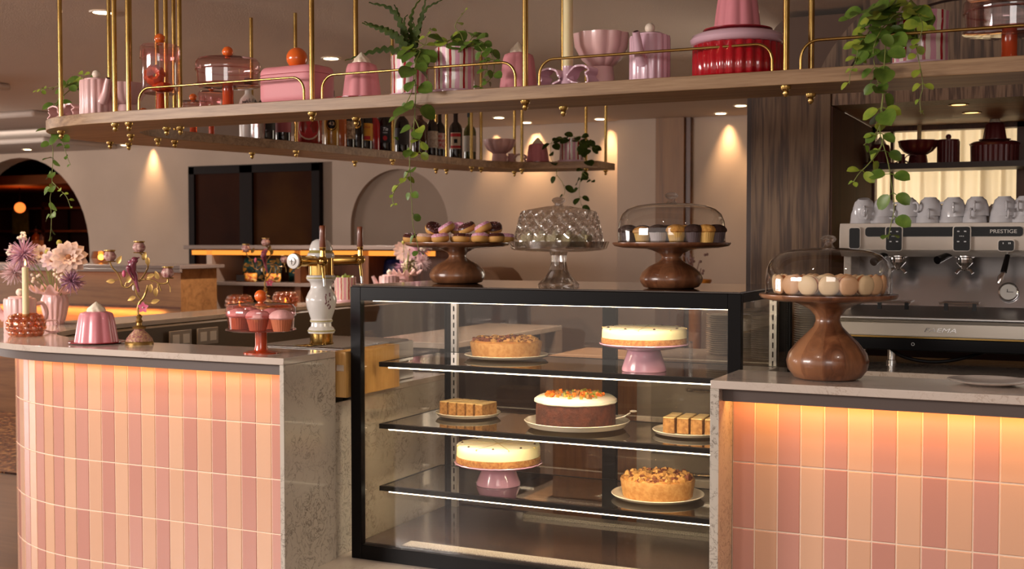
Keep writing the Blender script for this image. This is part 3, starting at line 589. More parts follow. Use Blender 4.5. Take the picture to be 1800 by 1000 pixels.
def foot_bowl(label, loc, r=.095, h=.184, fh=.076, m=None, group='fluted footed bowls'):
    t = thing('footed_bowl', label, 'bowl', loc, .3, group); m = m or PINK
    MB().lathe([(0, 0), (r*.5, 0), (r*.46, fh*.5), (r*.42, fh), (0, fh)], 40).build('foot', m, t)
    MB().lathe([(0, fh), (r*.42, fh+.002), (r*.72, fh+(h-fh)*.25), (r*.94, fh+(h-fh)*.6), (r, h), (r*.96, h), (r*.88, fh+(h-fh)*.6), (r*.5, fh+.016), (0, fh+.012)], 96, fl=lobes(10, .09)).build('bowl', m, t, sharp=60); return t
def bow_holder(label, loc, rz, m=None, s=1.0):
    t = thing('bow_candle_holder', label, 'candle holder', loc, rz, 'ribbon bow candle holders'); m = m or LILAC
    for sg in (-1, 1):
        a = cat_rom([(sg*.012*s, 0, .03*s), (sg*.035*s, 0, .058*s), (sg*.075*s, 0, .064*s), (sg*.098*s, 0, .05*s), (sg*.088*s, 0, .034*s), (sg*.098*s, 0, .012*s), (sg*.07*s, 0, .004*s), (sg*.04*s, 0, .012*s), (sg*.012*s, 0, .026*s)], 5); vs = []; fs = []; w = .03*s; th = .003*s; n = len(a)
        for i, p in enumerate(a):
            tg = a[min(i+1, n-1)]-a[max(i-1, 0)]; nr = V((-tg.z, 0, tg.x)).normalized()*th; wv = w*(1+.12*sin(i*1.1))
            vs += [p+nr+V((0, -wv, 0)), p+nr+V((0, wv, 0)), p-nr+V((0, wv, 0)), p-nr+V((0, -wv, 0))]
        for i in range(n-1):
            for k in range(4): fs.append((4*i+k, 4*i+(k+1) % 4, 4*i+4+(k+1) % 4, 4*i+4+k))
        MB().add(vs, fs).build('bow_loop', m, t, sharp=60)
    MB().lathe([(0, 0), (.024*s, 0), (.022*s, .03*s), (.018*s, .05*s), (.019*s, .07*s), (.0165*s, .07*s), (.0165*s, .055*s), (0, .055*s)], 28).build('socket', m, t); return t
def candle(label, loc, r, h, lit=True, group='tall ivory candles'):
    t = thing('candle', label, 'candle', loc, 0, group); MB().lathe([(0, 0), (r, 0), (r*.92, h-.003), (r*.8, h), (0, h-.002)], 24).build('wax', IVORY, t); MB().tube([(0, 0, h-.002), (0, .001, h+.01)], .0012, 6).build('wick', BLACK, t)
    if lit: MB().lathe([(0, h+.004), (.0045, h+.012), (.0038, h+.02), (0, h+.036)], 12).build('flame', FLAME, t)
    return t
def striped_pot(parent, r=.072, h=.165, name='pot'):
    o = MB().lathe([(0, 0), (r*.96, 0), (r, .008), (r*.99, h*.5), (r*1.02, h), (r*.96, h), (r*.93, h-.02), (0, h-.02)], 80, fl=waves(9, .012)).build(name, STRIPE, parent, sharp=60)
    MB().lathe([(0, .001), (r*1.12, .0), (r*1.16, .008), (r*1.14, .016), (r*1.0, .016)], 48).build('saucer', LILAC, parent); MB().lathe([(0, h-.018), (r*.93, h-.019)], 24).build('soil', SOIL, parent); return o
def vine(parent, pts, size=.03, step=.035, seed=1, mats=(None, None), thick=.0022, taper=.6, pair=True):
    size *= 1.18; step *= 1.12; rr = random.Random(seed); a = resample(cat_rom(pts, 8), 60); n = len(a); L = sum((q-p).length for p, q in zip(a, a[1:]))
    st = MB().tube(a, [thick*(1-.5*i/n) for i in range(n)], 6).build('vine', mats[1] or STEM, parent); lf = MB(); k = max(2, int(L/step))
    for j in range(1, k+1):
        i = min(n-2, int(j/k*(n-1))); p = a[i]; tg = (a[i+1]-a[i]).normalized(); ph = rr.uniform(0, 6.28); sz = size*(1-taper*(j/k)**2)*rr.uniform(.7, 1.2)
        for q in ((0, 1) if pair and rr.random() < .7 else (0,)):
            th = ph+pi*q+rr.uniform(-.5, .5); side = V((cos(th), sin(th)*.8-.25, rr.uniform(-.5, .35))); dr = (side*.9+tg*.35).normalized()
            stalk = p+dr*sz*.3; lf.tube([p, stalk], .0011, 4); lf.leaf(stalk, dr, V((rr.uniform(-.4, .4), -.75, .65)), sz*rr.uniform(.9, 1.15), sz*rr.uniform(.8, .98), tip=.95, rnd=.5)
    lf.build('leaves', mats[0] or LEAFM, st, sharp=80); return st
PGLD = glass('pink_glass_thick', (250, 214, 213), 1.4, .03, .12)
def knob_ball(t, z, r, m=None): MB().lathe([(0, z-.002), (r*.5, z-.002), (r*.45, z+r*.25), (0, z+r*.25)], 20).ball((0, 0, z+r*1.1), r, 24).build('knob', m or ORANGE, t)
def glass_stand(label, loc, r=.126, ph=.09, dh=.1, grp='pink glass cake stands', kr=.021):
    t = thing('glass_cake_stand', label, 'cake stand', loc, 0, grp)
    MB().lathe([(0, 0), (r*.5, 0), (r*.5, .004), (r*.2, .012), (r*.17, .03), (r*.17, ph-.008), (0, ph-.008)], 40).build('stem', OGL, t)
    MB().lathe([(0, ph-.008), (r*.4, ph-.007), (r*.9, ph-.004), (r, ph), (r*.985, ph+.005), (r*.9, ph), (0, ph-.002)], 56).build('plate', PGLD, t)
    z = ph+.004
    MB().lathe([(r*.93, z), (r*.95, z+dh*.5), (r*.98, z+dh*.52), (r*.99, z+dh*.58), (r*.98, z+dh*.82), (r*.9, z+dh*.95), (r*.6, z+dh), (0, z+dh)], 64).build('dome', PGL, t)
    MB().lathe([(r*.985, z+dh*.5), (r*1.0, z+dh*.53), (r*.985, z+dh*.56)], 64).build('dome_band', PGLD, t); knob_ball(t, z+dh, kr); return t
def canister(label, loc, r=.072, sh=.075, jh=.165):
    t = thing('glass_canister', label, 'canister', loc, 0, 'pink glass canisters')
    MB().lathe([(0, 0), (r*.6, 0), (r*.58, .006), (r*.24, .012), (r*.22, sh), (0, sh)], 36).build('stem', OGL, t)
    MB().lathe([(0, sh), (r*.85, sh), (r*.96, sh+.012), (r*.96, sh+jh)], 56).build('jar', PGL, t)
    z = sh+jh; MB().lathe([(r*1.03, z-.03), (r*1.06, z-.03), (r*1.06, z+.012), (r*.95, z+.022), (0, z+.024)], 56).build('lid', PGL, t); knob_ball(t, z+.024, r*.29); return t
def wood_stand(label, loc, tall=False):
    t = thing('wooden_cake_stand', label, 'cake stand', loc, R.uniform(0, 6), 'turned walnut cake stands')
    if tall: prof = [(0, 0), (.08, 0), (.1, .006), (.118, .03), (.123, .055), (.116, .08), (.09, .113), (.062, .14), (.043, .16), (.036, .178), (.038, .192), (.055, .212), (.085, .228), (.12, .236), (0, .237)]; z = .236; r = .206
    else: prof = [(0, 0), (.08, 0), (.098, .005), (.11, .022), (.112, .036), (.104, .056), (.08, .077), (.05, .092), (.037, .102), (.033, .112), (.042, .124), (.07, .136), (.1, .142), (0, .143)]; z = .141; r = .21
    MB().lathe(prof, 64).build('pedestal', WAL, t, sharp=60)
    MB().lathe([(0, z), (.11, z), (.17, z+.003), (r*.97, z+.01), (r, z+.018), (r*.995, z+.023), (r*.96, z+.022), (0, z+.0205)], 80).build('plate', WAL, t, sharp=60); return t, z+.022
def dome(label, loc, r, h, mat=None, name='glass_dome'):
    t = thing(name, label, 'cake dome', loc, 0, 'clear glass cake domes')
    MB().lathe([(r, 0), (r*1.005, h*.3), (r*.985, h*.52), (r*.93, h*.7), (r*.83, h*.83), (r*.66, h*.92), (r*.4, h*.97), (r*.15, h*.985), (.0, h*.99)], 72).build('dome', mat or CLEAR, t)
    MB().lathe([(r*1.001, 0), (r*1.012, .003), (r*1.001, .006)], 72).build('rim', glass('rim_glass', (225, 222, 218), 1.5, .03, .25), t)
    kg = MB(); kg.lathe([(0, h*.985), (.02, h*.985), (.013, h+.006), (.012, h+.012), (.02, h+.017), (.0245, h+.024), (.02, h+.032), (.01, h+.036), (0, h+.037)], 32); kg.build('knob', CRYS, t); return t
# ================= on top of the display =================
ZD = ZTOP+.0065
def on_top(x, v): return V((UX(x, v), v, ZD))
cD = on_top(804, 4.22); cD.y = 4.22; _, zp = wood_stand('turned walnut cake stand piled with mini doughnuts, at the left of the display top', cD)
DOUGH = Mt('doughnut_dough', (214, 160, 86), .6); I_P = Mt('pink_icing', (222, 128, 170), .35, var=(140, (242, 200, 214))); I_C = Mt('chocolate_icing', (62, 30, 22), .3, var=(150, (96, 50, 44))); I_W = Mt('white_icing', (236, 208, 190), .4, var=(120, (222, 180, 160)))
def donut(label, loc, rot, ic):
    t = thing('mini_doughnut', label, 'doughnut', loc, 0, 'mini doughnuts on the walnut stand'); t.rotation_euler = rot; r = .0345
    prof = [(.009, .016)]+[(r*.62+r*.4*cos(a), .016+.0165*sin(a)) for a in [pi+pi*i/8 for i in range(9)]]+[(r*.62+r*.4*cos(a), .016+.0165*sin(a)) for a in [pi*.12*i for i in range(1, 8)]]+[(.009, .016)]
    MB().lathe(prof, 28).build('dough', DOUGH, t)
    MB().lathe([(r*.62+r*.415*cos(a), .0162+.019*sin(a)) for a in [pi*(.1+.085*i) for i in range(11)]], 32, fl=lambda th, q, z: q*(1+.02*sin(5*th))).build('icing', ic, t)
    s = MB(); rr = random.Random(int(loc[0]*9999))
    for i in range(22):
        th = rr.uniform(0, 6.28); a = rr.uniform(.4, 2.7); q = r*.62+r*.41*cos(a); s.box((q*cos(th), q*sin(th), .0165+.0192*sin(a)), (.0035, .0014, .0014), th*3)
    s.build('sprinkles', Mt('sugar_sprinkles', (244, 214, 224), .5) if ic is not I_W else I_P, t); return t
low = [(723, I_C), (747, I_W), (775, I_P), (811, I_C), (844, I_P), (872, I_C), (889, I_P)]
icn = {id(I_C): 'chocolate iced', id(I_P): 'pink iced', id(I_W): 'white iced'}
for i, (x, ic) in enumerate(low):
    q = abs(x-804)/95; v = cD.y-.155*sqrt(max(0.03, 1-q*q)); v = max(v, cD.y-.15)
    donut('%s mini doughnut, %s from the left in the front of the pile' % (icn[id(ic)], ORD[i]), (UX(x, v), v, cD.z+zp), (R.uniform(-.1, .1), R.uniform(-.1, .1), R.uniform(0, 6)), ic)
for i, (x, dv, ic) in enumerate([(735, .06, I_W), (766, .04, I_C), (806, .1, I_W), (838, .05, I_C), (868, .08, I_P)]):
    v = cD.y+dv; donut('%s mini doughnut, %s from the left in the rear of the pile' % (icn[id(ic)], ORD[i]), (UX(x, v), v, cD.z+zp), (0, 0, R.uniform(0, 6)), ic)
for i, (x, dv, ic, tl) in enumerate([(760, -.085, I_C, .7), (789, -.1, I_P, -.65), (806, -.03, I_P, .25), (824, -.1, I_C, -.5), (853, -.1, I_P, -.6), (868, -.04, I_C, .4)]):
    v = cD.y+dv; donut('%s mini doughnut leaning on the pile, %s from the left in the upper layer' % (icn[id(ic)], ORD[i]), (UX(x, v), v, cD.z+zp+.040), (radians(18)+tl*.2, tl*.8, R.uniform(-.3, .3)), ic)
# crystal stand
cC = on_top(982, 4.15); t = thing('crystal_cake_stand', 'cut crystal cake stand and plate in the middle of the display top', 'cake stand', cC, .25)
oct_ = lambda th, r, z: r*(1+.05*cos(8*th))
MB().lathe([(0, 0), (.072, 0), (.074, .006), (.05, .03), (.034, .06), (.027, .09), (.028, .115), (.033, .128), (0, .128)], 32, fl=lambda th, r, z: r*(1+.06*cos(8*th)+.03*cos(24*th+z*160))).build('stem', CRYS, t, flat=True)
MB().lathe([(0, .126), (.1, .128), (.165, .134), (.18, .14), (.19, .166), (.186, .167), (.174, .147), (.16, .143), (0, .138)], 96, fl=waves(48, .005)).build('plate', CRYS, t, sharp=25)
t = thing('crystal_dome', 'diamond cut crystal dome over cream cakes in the middle of the display top', 'cake dome', cC+V((0, 0, .1445)), .1)
prof = []; hD = .148
for i in range(31): z = hD*.86*i/30; prof.append((.171-.026*(i/30)**1.3, z))
prof += [(.138, hD*.92), (.12, hD*.95), (.08, hD*1.0), (.045, hD*1.045), (.02, hD*1.06), (0, hD*1.06)]
def dm(th, r, z):
    if z > hD*.9: return r*(1+.015*cos(36*th))
    a = abs((th*9/pi+z*19) % 1-.5); b = abs((th*9/pi-z*19) % 1-.5); k = (th*18/pi) % 1
    return r*(1-.045*(max(0, 1-a*7)+max(0, 1-b*7))+.02*min(a, b)+(.012 if int(th*18/pi+z*38) % 2 else 0))
MB().lathe(prof, 216, fl=dm).build('dome', CRYS, t, flat=True)
MB().lathe([(0, hD*1.06), (.02, hD*1.06), (.015, hD*1.1), (.02, hD*1.13), (.027, hD*1.19), (.022, hD*1.25), (.01, hD*1.28), (0, hD*1.28)], 24).build('knob', CRYS, t)
for i, (x, dv) in enumerate([(930, -.06), (952, -.1), (976, -.11), (1000, -.1), (1026, -.06)]):
    p = on_top(x, 4.15+dv); t = thing('cream_cake', 'small square cream cake, %s from the left under the crystal dome' % ORD[i], 'cake', (p.x, p.y, cC.z+.1465), R.uniform(-.4, .4), 'cream cakes under the crystal dome')
    MB().bb(-.024, .024, -.024, .024, 0, .045).build('sponge', CHEESE, t, bevel=.003); MB().ball((0, 0, .05), .012, 12).build('rosette', CHTOP, t)
# muffin stand
cM = on_top(1180, 4.1); _, zp = wood_stand('turned walnut cake stand with domed muffins, at the right of the display top', cM)
dome('clear glass dome over the muffins at the right of the display top', cM+V((0, 0, zp+.0005)), .19, .142)
M_D = Mt('chocolate_muffin', (58, 32, 22), .8, bump=(120, .8, .004)); M_Y = Mt('vanilla_muffin', (222, 166, 82), .8, var=(60, (190, 124, 50)), bump=(110, .8, .004)); LIN = Mt('paper_liner', (196, 186, 186), .5); LINY = Mt('yellow_liner', (228, 184, 104), .6); LIND = Mt('dark_liner', (96, 82, 84), .4); FRP = Mt('pink_frosting', (238, 176, 172), .6, bump=(200, .6, .003)); LINR = Mt('rose_liner', (196, 112, 76), .6)
def muffin(label, loc, topm, linm, group, s=1.0, chips=False, cat='muffin'):
    t = thing('muffin' if cat == 'muffin' else 'cupcake', label, cat, loc, R.uniform(0, 6), group)
    MB().lathe([(0, 0), (.022*s, 0), (.030*s, .034*s), (0, .034*s)], 72, fl=waves(24, .03)).build('liner', linm, t, sharp=70)
    MB().lathe([(.0295*s, .033*s), (.0345*s, .037*s), (.034*s, .044*s), (.027*s, .053*s), (.012*s, .059*s), (0, .06*s)], 32, fl=lambda th, r, z: r*(1+.03*sin(5*th)+.03*sin(9*th+2))).build('top', topm, t)
    if chips:
        m = MB(); rr = random.Random(4)
        for i in range(9): a = rr.uniform(0, 6.28); q = rr.uniform(.006, .027)*s; m.ball((q*cos(a), q*sin(a), .059*s-q*q*22/s), .003, 6)
        m.build('chips', M_D, t)
    return t
mf = [(1105, 'D'), (1129, 'Y'), (1157, 'D'), (1189, 'C'), (1219, 'D'), (1241, 'Y'), (1259, 'D')]
for i, (x, k) in enumerate(mf):
    q = abs(x-1180)/96; v = 4.1-.15*sqrt(max(.02, 1-q*q))
    muffin('%s muffin, %s from the left in front under the dome' % ({'D': 'dark chocolate', 'Y': 'plain yellow', 'C': 'chocolate chip yellow'}[k], ORD[i]), (UX(x, v), v, cM.z+zp), M_D if k == 'D' else M_Y, LIN if i == 2 else (LIND if k == 'D' else LINY), 'muffins under the glass dome', 1.05 if i != 1 else .95, k == 'C')
for i, (x, dv, k) in enumerate([(1130, .02, 'D'), (1172, .0, 'D'), (1205, .03, 'Y'), (1232, .01, 'D')]):
    v = 4.1+dv; muffin('%s muffin, %s from the left in the second row under the dome' % ('dark chocolate' if k == 'D' else 'plain yellow', ORD[i]), (UX(x, v), v, cM.z+zp), M_D if k == 'D' else M_Y, LIND, 'muffins under the glass dome', 1.05)
# macaron stand on the right counter
cA = base(1454, 671, HC, .085); _, zp = wood_stand('tall bulbous walnut cake stand with macarons on the right marble counter', cA, True)
dome('clear glass dome over the macarons on the right counter', cA+V((0, 0, zp+.0005)), .187, .143)
MACS = [Mt('macaron_cream', (240, 208, 162), .5, bump=(120, .2)), Mt('macaron_peach', (238, 192, 146), .5, bump=(120, .2)), Mt('macaron_tan', (228, 178, 134), .5, bump=(120, .2))]; FILL = Mt('caramel_filling', (206, 120, 60), .6)
def macaron(label, loc, rot, m):
    t = thing('macaron', label, 'macaron', loc, 0, 'macarons under the right dome'); t.rotation_euler = rot; r = .031
    MB().lathe([(0, -.008), (r*.88, -.008), (r*.88, .008), (0, .008)], 28).build('filling', FILL, t)
    for s in (1, -1):
        MB().lathe([(0, s*.006), (r*.95, s*.006), (r*1.0, s*.01), (r*.97, s*.013), (r*.8, s*.0185), (r*.45, s*.021), (0, s*.0215)], 36).build('shell', m, t)
    return t
zt = cA.z+zp+.031; FC = face(cA)
for i, (ang, rad_, tilt) in enumerate([(-88, .145, 0), (-64, .148, 0), (-42, .15, .1), (-21, .15, -.1), (1, .15, 0), (21, .15, .1), (42, .15, 0), (58, .15, -.1), (84, .148, .1)]):
    a = FC+radians(ang); p = cA+V((cos(a)*rad_, sin(a)*rad_, 0)); macaron('%s macaron on edge, %s from the left in the front row' % (('pale cream', 'peach', 'tan')[i % 3 if i != 4 else 0], ORD[i]), (p.x, p.y, zt), (radians(90)+.08, 0, a+pi/2+tilt), MACS[i % 3 if i != 4 else 0])
for i, (ang, rad_) in enumerate([(-75, .085), (-38, .08), (-8, .085), (25, .085), (55, .085), (85, .09)]):
    a = FC+radians(ang); p = cA+V((cos(a)*rad_, sin(a)*rad_, 0)); macaron('%s macaron on edge, %s from the left in the second row' % (('tan', 'peach', 'pale cream')[i % 3], ORD[i]), (p.x, p.y, zt+.0), (radians(90), 0, a+pi/2), MACS[2-i % 3])
for i in range(3):
    a = FC+pi+radians(-50+50*i); p = cA+V((cos(a)*.06, sin(a)*.06, 0)); macaron('peach macaron on edge, %s from the left at the back of the dome' % ORD[2-i], (p.x, p.y, zt), (radians(90), 0, a+pi/2), MACS[1])
# ================= on the left counter =================
p = OZ(36, 583, HC); teapot('pink fluted teapot with white ball lid beside the flower vase', p, face(p)+radians(-95), .072, .155, PINK)
cV = OZ(97, 570, HC); t = thing('flower_vase', 'twisted pink vase with ruffled rim holding cut flowers on the left counter', 'vase', cV)
MB().lathe([(0, 0), (.042, 0), (.046, .01), (.058, .05), (.068, .1), (.066, .13), (.058, .15), (.06, .155), (.05, .15), (.05, .02), (0, .01)], 110, fl=lobes(15, .13), tw=9).build('body', PINK, t, sharp=60)
ru = MB(); ru.lathe([(.057, .15), (.07, .158), (.095, .166), (.118, .18), (.12, .183), (.094, .171), (.07, .163), (.054, .156)], 120, fl=lambda th, r, z: r*(1+.09*cos(13*th+sin(3*th))*(r-.05)/.06)); ru.v = [(x, y, z+.016*cos(13*math.atan2(y, x)+1.4*sin(3*math.atan2(y, x)))*max(0, (math.hypot(x, y)-.06)/.05)) for x, y, z in ru.v]; ru.build('ruffle', PINK, t, sharp=70)
PLIL = Mt('lilac_petals', (210, 166, 184), .6); PPAL = Mt('pale_pink_petals', (230, 200, 200), .6); PBEI = Mt('beige_petals', (230, 196, 178), .6); PWHT = Mt('white_petals', (234, 208, 194), .6); PPUR = Mt('mauve_petals', (172, 126, 150), .6); CORE = Mt('flower_core', (170, 110, 70), .8); BUD = Mt('green_bud', (170, 160, 70), .6)
mm = depth(cV)/2100
def fpos(x, y, dy=0): q = V(OY(x, y, cV.y+dy)); return q-cV
def spider(parent, c, r, m, seed, n=70):
    rr = random.Random(seed); mb = MB()
    for i in range(n):
        d = V((rr.gauss(.3, 1), rr.gauss(-.4, 1), rr.gauss(.1, 1))).normalized(); L = r*rr.uniform(.75, 1.05); e = V((rr.uniform(-.2, .2), rr.uniform(-.2, .2), -.1))*L
        mb.tube([c+d*L*.1, c+d*L*.6+e*.2, c+d*L+e*.5], [.0022, .0028, .0012], 5)
    return mb.build('flower_head', m, parent)
def petals(parent, c, r, m, rings, face_dir=V((.6, -.74, .3)), core=CORE, w=.55):
    fd = face_dir.normalized(); a = fd.cross(V((0, 0, 1))).normalized(); b = a.cross(fd); mb = MB()
    for j, (n, rr_, op) in enumerate(rings):
        for i in range(n):
            th = 2*pi*i/n+j*.5; d = (a*cos(th)+b*sin(th))*cos(op)+fd*sin(op); mb.leaf(c+d*r*.12, d, fd, r*rr_, r*rr_*w, fold=.2, tip=.9, rnd=.42)
    o = mb.build('flower_head', m, parent, sharp=80); MB().ball(c+fd*r*.12, r*.2, 12).build('flower_core', core, o); return o
def stems(parent, heads, low=V((0, 0, .12))):
    for h in heads: MB().tube(cat_rom([low+V((h.x*.15, h.y*.15, 0)), low+V((h.x*.5, h.y*.5, (h.z-.12)*.5)), h], 5), .0022, 6).build('flower_stem', STEM, parent)
h1 = fpos(42, 446, -.05); h2 = fpos(25, 478, -.04); h3 = fpos(121, 453, -.05); h4 = fpos(73, 446); h5 = fpos(91, 458, -.03); h6 = fpos(126, 494, -.05)
spider(t, h1, .092, PLIL, 2, 170); spider(t, h2, .072, PPAL, 3, 120); petals(t, h3, .082, PBEI, [(13, 1, .08), (12, .82, .35), (9, .55, .7), (6, .32, 1.0)]); petals(t, h4, .045, PWHT, [(10, 1, .2), (8, .7, .6)]); petals(t, h5, .05, PPAL, [(10, 1, .15), (8, .7, .55)]); spider(t, h6, .068, PPUR, 7, 110)
hb = [fpos(104, 427), fpos(83, 444, -.02), fpos(80, 457, -.02)]
for q in hb: MB().ball(q, .014, 10, (1, 1, 1.2)).build('bud', BUD, t)
stems(t, [h1, h2, h3, h4, h5, h6]+hb)
for j, (x, y, n) in enumerate([(37, 417, 12), (19, 440, 12), (110, 488, 9), (98, 480, 6), (57, 458, 6), (62, 490, 6)]):
    c = fpos(x, y, -.04); mb = MB(); rr = random.Random(j)
    for i in range(n): mb.ball(c+V((rr.uniform(-.022, .022), rr.uniform(-.02, .02), rr.uniform(-.022, .022))), .0085, 8)
    mb.build('berries', CREAM, t); MB().tube(cat_rom([V((0, 0, .13)), V((c.x*.7, c.y*.5, .13+(c.z-.13)*.7)), c], 5), .0015, 5).build('berry_stem', STEM, t)
# amber bubble holders
def bubble_holder(label, loc, r=.078, h=.1, grp='amber bubble glass holders'):
    t = thing('bubble_candle_holder', label, 'candle holder', loc, 0, grp); mb = MB()
    mb.lathe([(0, .002), (r*.6, 0), (r*.9, h*.25), (r*.94, h*.55), (r*.75, h*.9), (r*.62, h), (r*.58, h), (r*.7, h*.88), (r*.86, h*.5), (r*.5, .012), (0, .012)], 40)
    for j, (zz, rr_, n) in enumerate([(.16, .8, 12), (.38, .92, 14), (.6, .9, 14), (.8, .78, 12)]):
        for i in range(n): a = 2*pi*(i+.5*(j % 2))/n; mb.ball((r*rr_*cos(a), r*rr_*sin(a), h*zz), r*.2, 10)
    mb.build('bubble_glass', AMBER, t); MB().lathe([(0, .013), (.018, .013), (.018, .028), (0, .028)], 16).build('tealight', IVORY, t); MB().lathe([(0, .03), (.006, .036), (.004, .046), (0, .06)], 10).build('flame', FLAME, t); return t
cB = base(46, 592, HC, .06); bubble_holder('amber bubble glass candle holder with a lit candle at the far left of the counter', cB)
candle('lit ivory candle standing in the amber bubble holder at far left', cB+V((0, .0, .03)), .0145, .275)
p = OZ(46, 582, HC)+V((.02, .17, 0)); p = OZ(47, 581.5, HC); bow_holder('pink wavy bow candle holder hidden behind the amber bubble holder', cB+V((-.075, .135, 0)), face(cB)+pi/2, PINK, .9)
cP = base(170, 607, HC, .113); pudding('shiny pink pudding mould on a red plate, on the left marble counter', cP, .2, .088, .125, .113, 'pudding mould on the counter')
# candelabra with a parrot
CG = Mt('antique_gold', (166, 132, 76), .38, metal=.85); CW = Mt('painted_cup', (226, 190, 176), .35, var=(60, (150, 80, 84))); CB_ = Mt('painted_base', (150, 84, 92), .35, var=(130, (200, 164, 120))); BIRD = Mt('rose_bird_glaze', (118, 48, 68), .22, coat=.5, var=(26, (150, 72, 92))); FLW = Mt('rose_blossom', (214, 100, 132), .4)
def candelabra(label, loc, rz, grp='painted parrot candelabras'):
    t = thing('parrot_candelabra', label, 'candelabra', loc, rz, grp); k = .000553
    def q(x, y, d=0): return V(((x-1022)*k, d, (855-y)*k))
    MB().lathe([(0, 0), (.056, 0), (.057, .008), (.053, .014)], 40).build('base_ring', CG, t)
    MB().lathe([(.053, .013), (.05, .024), (.036, .042), (.022, .056), (.02, .064), (0, .064)], 48, fl=lambda th, r, z: r*(1+.02*cos(24*th))).build('base', CB_, t)
    MB().lathe([(0, .063), (.026, .064), (.028, .07), (.012, .078), (.01, .088), (.015, .094), (.009, .104), (.013, .114), (.006, .122), (0, .122)], 28).build('collar', CG, t)
    br = MB(); T_ = lambda pts, r=.0032: br.tube(cat_rom([q(*p) for p in pts], 6), r, 8)
    T_([(1020, 650), (1014, 590), (1028, 545), (1055, 515), (1075, 470), (1090, 418)], .0045); T_([(1040, 530), (1008, 485), (998, 440), (985, 405), (945, 436), (902, 424), (886, 375), (864, 330), (828, 288), (812, 246)])
    T_([(1000, 400), (1040, 380, .01), (1100, 378), (1160, 402), (1185, 462)]); T_([(1165, 405), (1200, 408), (1232, 400), (1238, 372)]); T_([(1020, 395, .012), (1060, 330, .02), (1086, 280, .01), (1070, 220), (1032, 182)]); T_([(1238, 402), (1252, 430), (1255, 470)], .002); T_([(885, 375), (850, 382), (825, 392)], .0018); T_([(1022, 560), (980, 545), (978, 520)], .0018); T_([(1060, 545), (1100, 552), (1140, 540)], .0018); T_([(1110, 382), (1125, 410), (1112, 430)], .0018); T_([(1160, 402), (1160, 440), (1150, 462)], .0018); T_([(920, 430), (930, 400), (950, 372)], .0018)
    br.build('branches', CG, t)
    lv = MB()
    for x, y, dx, dy in [(850, 390, -1, 0), (870, 260, .5, -1), (940, 400, .6, -1), (1060, 235, .3, -1), (1090, 215, .1, 1), (1170, 375, -.4, -1), (1112, 412, 0, 1), (1150, 440, 0, 1), (1115, 550, 1, -.4), (1000, 505, -1, .4), (1085, 365, 1, -.5)]:
        lv.leaf(q(x, y, -.004), V((dx, -.15, -dy)), V((0, -1, .2)), .036, .02)
    lv.build('gilt_leaves', CG, t, sharp=80)
    for x, y in ((812, 243), (1028, 178), (1236, 365)):
        c = q(x, y); o = MB().lathe([(0, 0), (.014, 0), (.024, .012), (.026, .022), (.019, .036), (.017, .04), (0, .038)], 40, c, fl=lobes(8, .09)).build('candle_cup', CW, t)
        MB().lathe([(.017, .038), (.022, .042), (.022, .046), (.016, .046), (.014, .04)], 28, c).build('gilt_rim', CG, o); MB().lathe([(0, -.004), (.022, -.003), (.024, .001), (0, .002)], 28, c).build('gilt_saucer', CG, o)
    b = MB(); a = cat_rom([q(1040, 215, -.02), q(1012, 232, -.03), q(992, 270, -.03), q(994, 310, -.025), q(1008, 345, -.02), q(1016, 400, -.02), (q(1034, 468, -.02))], 6); n = len(a)
    rs = []
    for i in range(n): f_ = i/(n-1); rs.append(.004 if f_ == 0 else .017*sin(min(1, f_*2.6)*pi/2) if f_ < .42 else .0175*(1-.72*((f_-.42)/.58)**.7))
    b.tube(a, rs, 16); b.ball(q(1010, 236, -.03), .0145, 14); b.lathe([(0, 0), (.006, .002), (.004, .01), (0, .016)], 10, q(985, 240, -.036), M=Matrix.Rotation(radians(-110), 3, 'Y')); w = cat_rom([q(985, 275, -.042), q(972, 300, -.043), q(988, 350, -.036), q(1004, 385, -.028)], 5); b.tube(w, [.004, .008, .01, .011, .01, .009, .008, .007, .006, .005, .005, .004, .004, .003, .002, .002][:len(w)], 10)
    b.build('parrot', BIRD, t)
    m = MB(); c = q(1060, 582, -.012)
    for i in range(5): th = 2*pi*i/5+.3; m.leaf(c, V((cos(th), -.35, sin(th))), V((0, -1, 0)), .024, .02, fold=.15, tip=.6)
    o = m.build('blossom', FLW, t, sharp=80); MB().ball(c+V((0, -.006, 0)), .004, 8).build('stamen', CREAM, o); MB().ball(q(915, 335), .01, 12, (.8, .8, 1.5)).build('blossom_bud', FLW, t); MB().ball(q(985, 440), .008, 12, (.8, .8, 1.5)).build('white_bud', CREAM, t); return t
cL = base(245, 607, HC, .055); cand = candelabra('gilt candelabra with a purple parrot and three cups, on the front left counter', cL, YAW)
cS = base(459, 623, HC, .06); glass_stand('pink glass domed cake stand with orange stem holding pink cupcakes, on the left counter', cS, .131, .088, .096, kr=.0235)
zc = cS.z+.0895
for i, (x, dv) in enumerate([(420, -.03), (452, -.075), (494, -.05), (437, .05), (478, .04)]):
    v = cS.y+dv; muffin('pink frosted cupcake, %s under the pink glass dome' % ('front left', 'front middle', 'front right', 'back left', 'back right')[i], (UX(x, v), v, zc), FRP, LINR, 'cupcakes under the pink dome', 1.32, cat='cupcake')
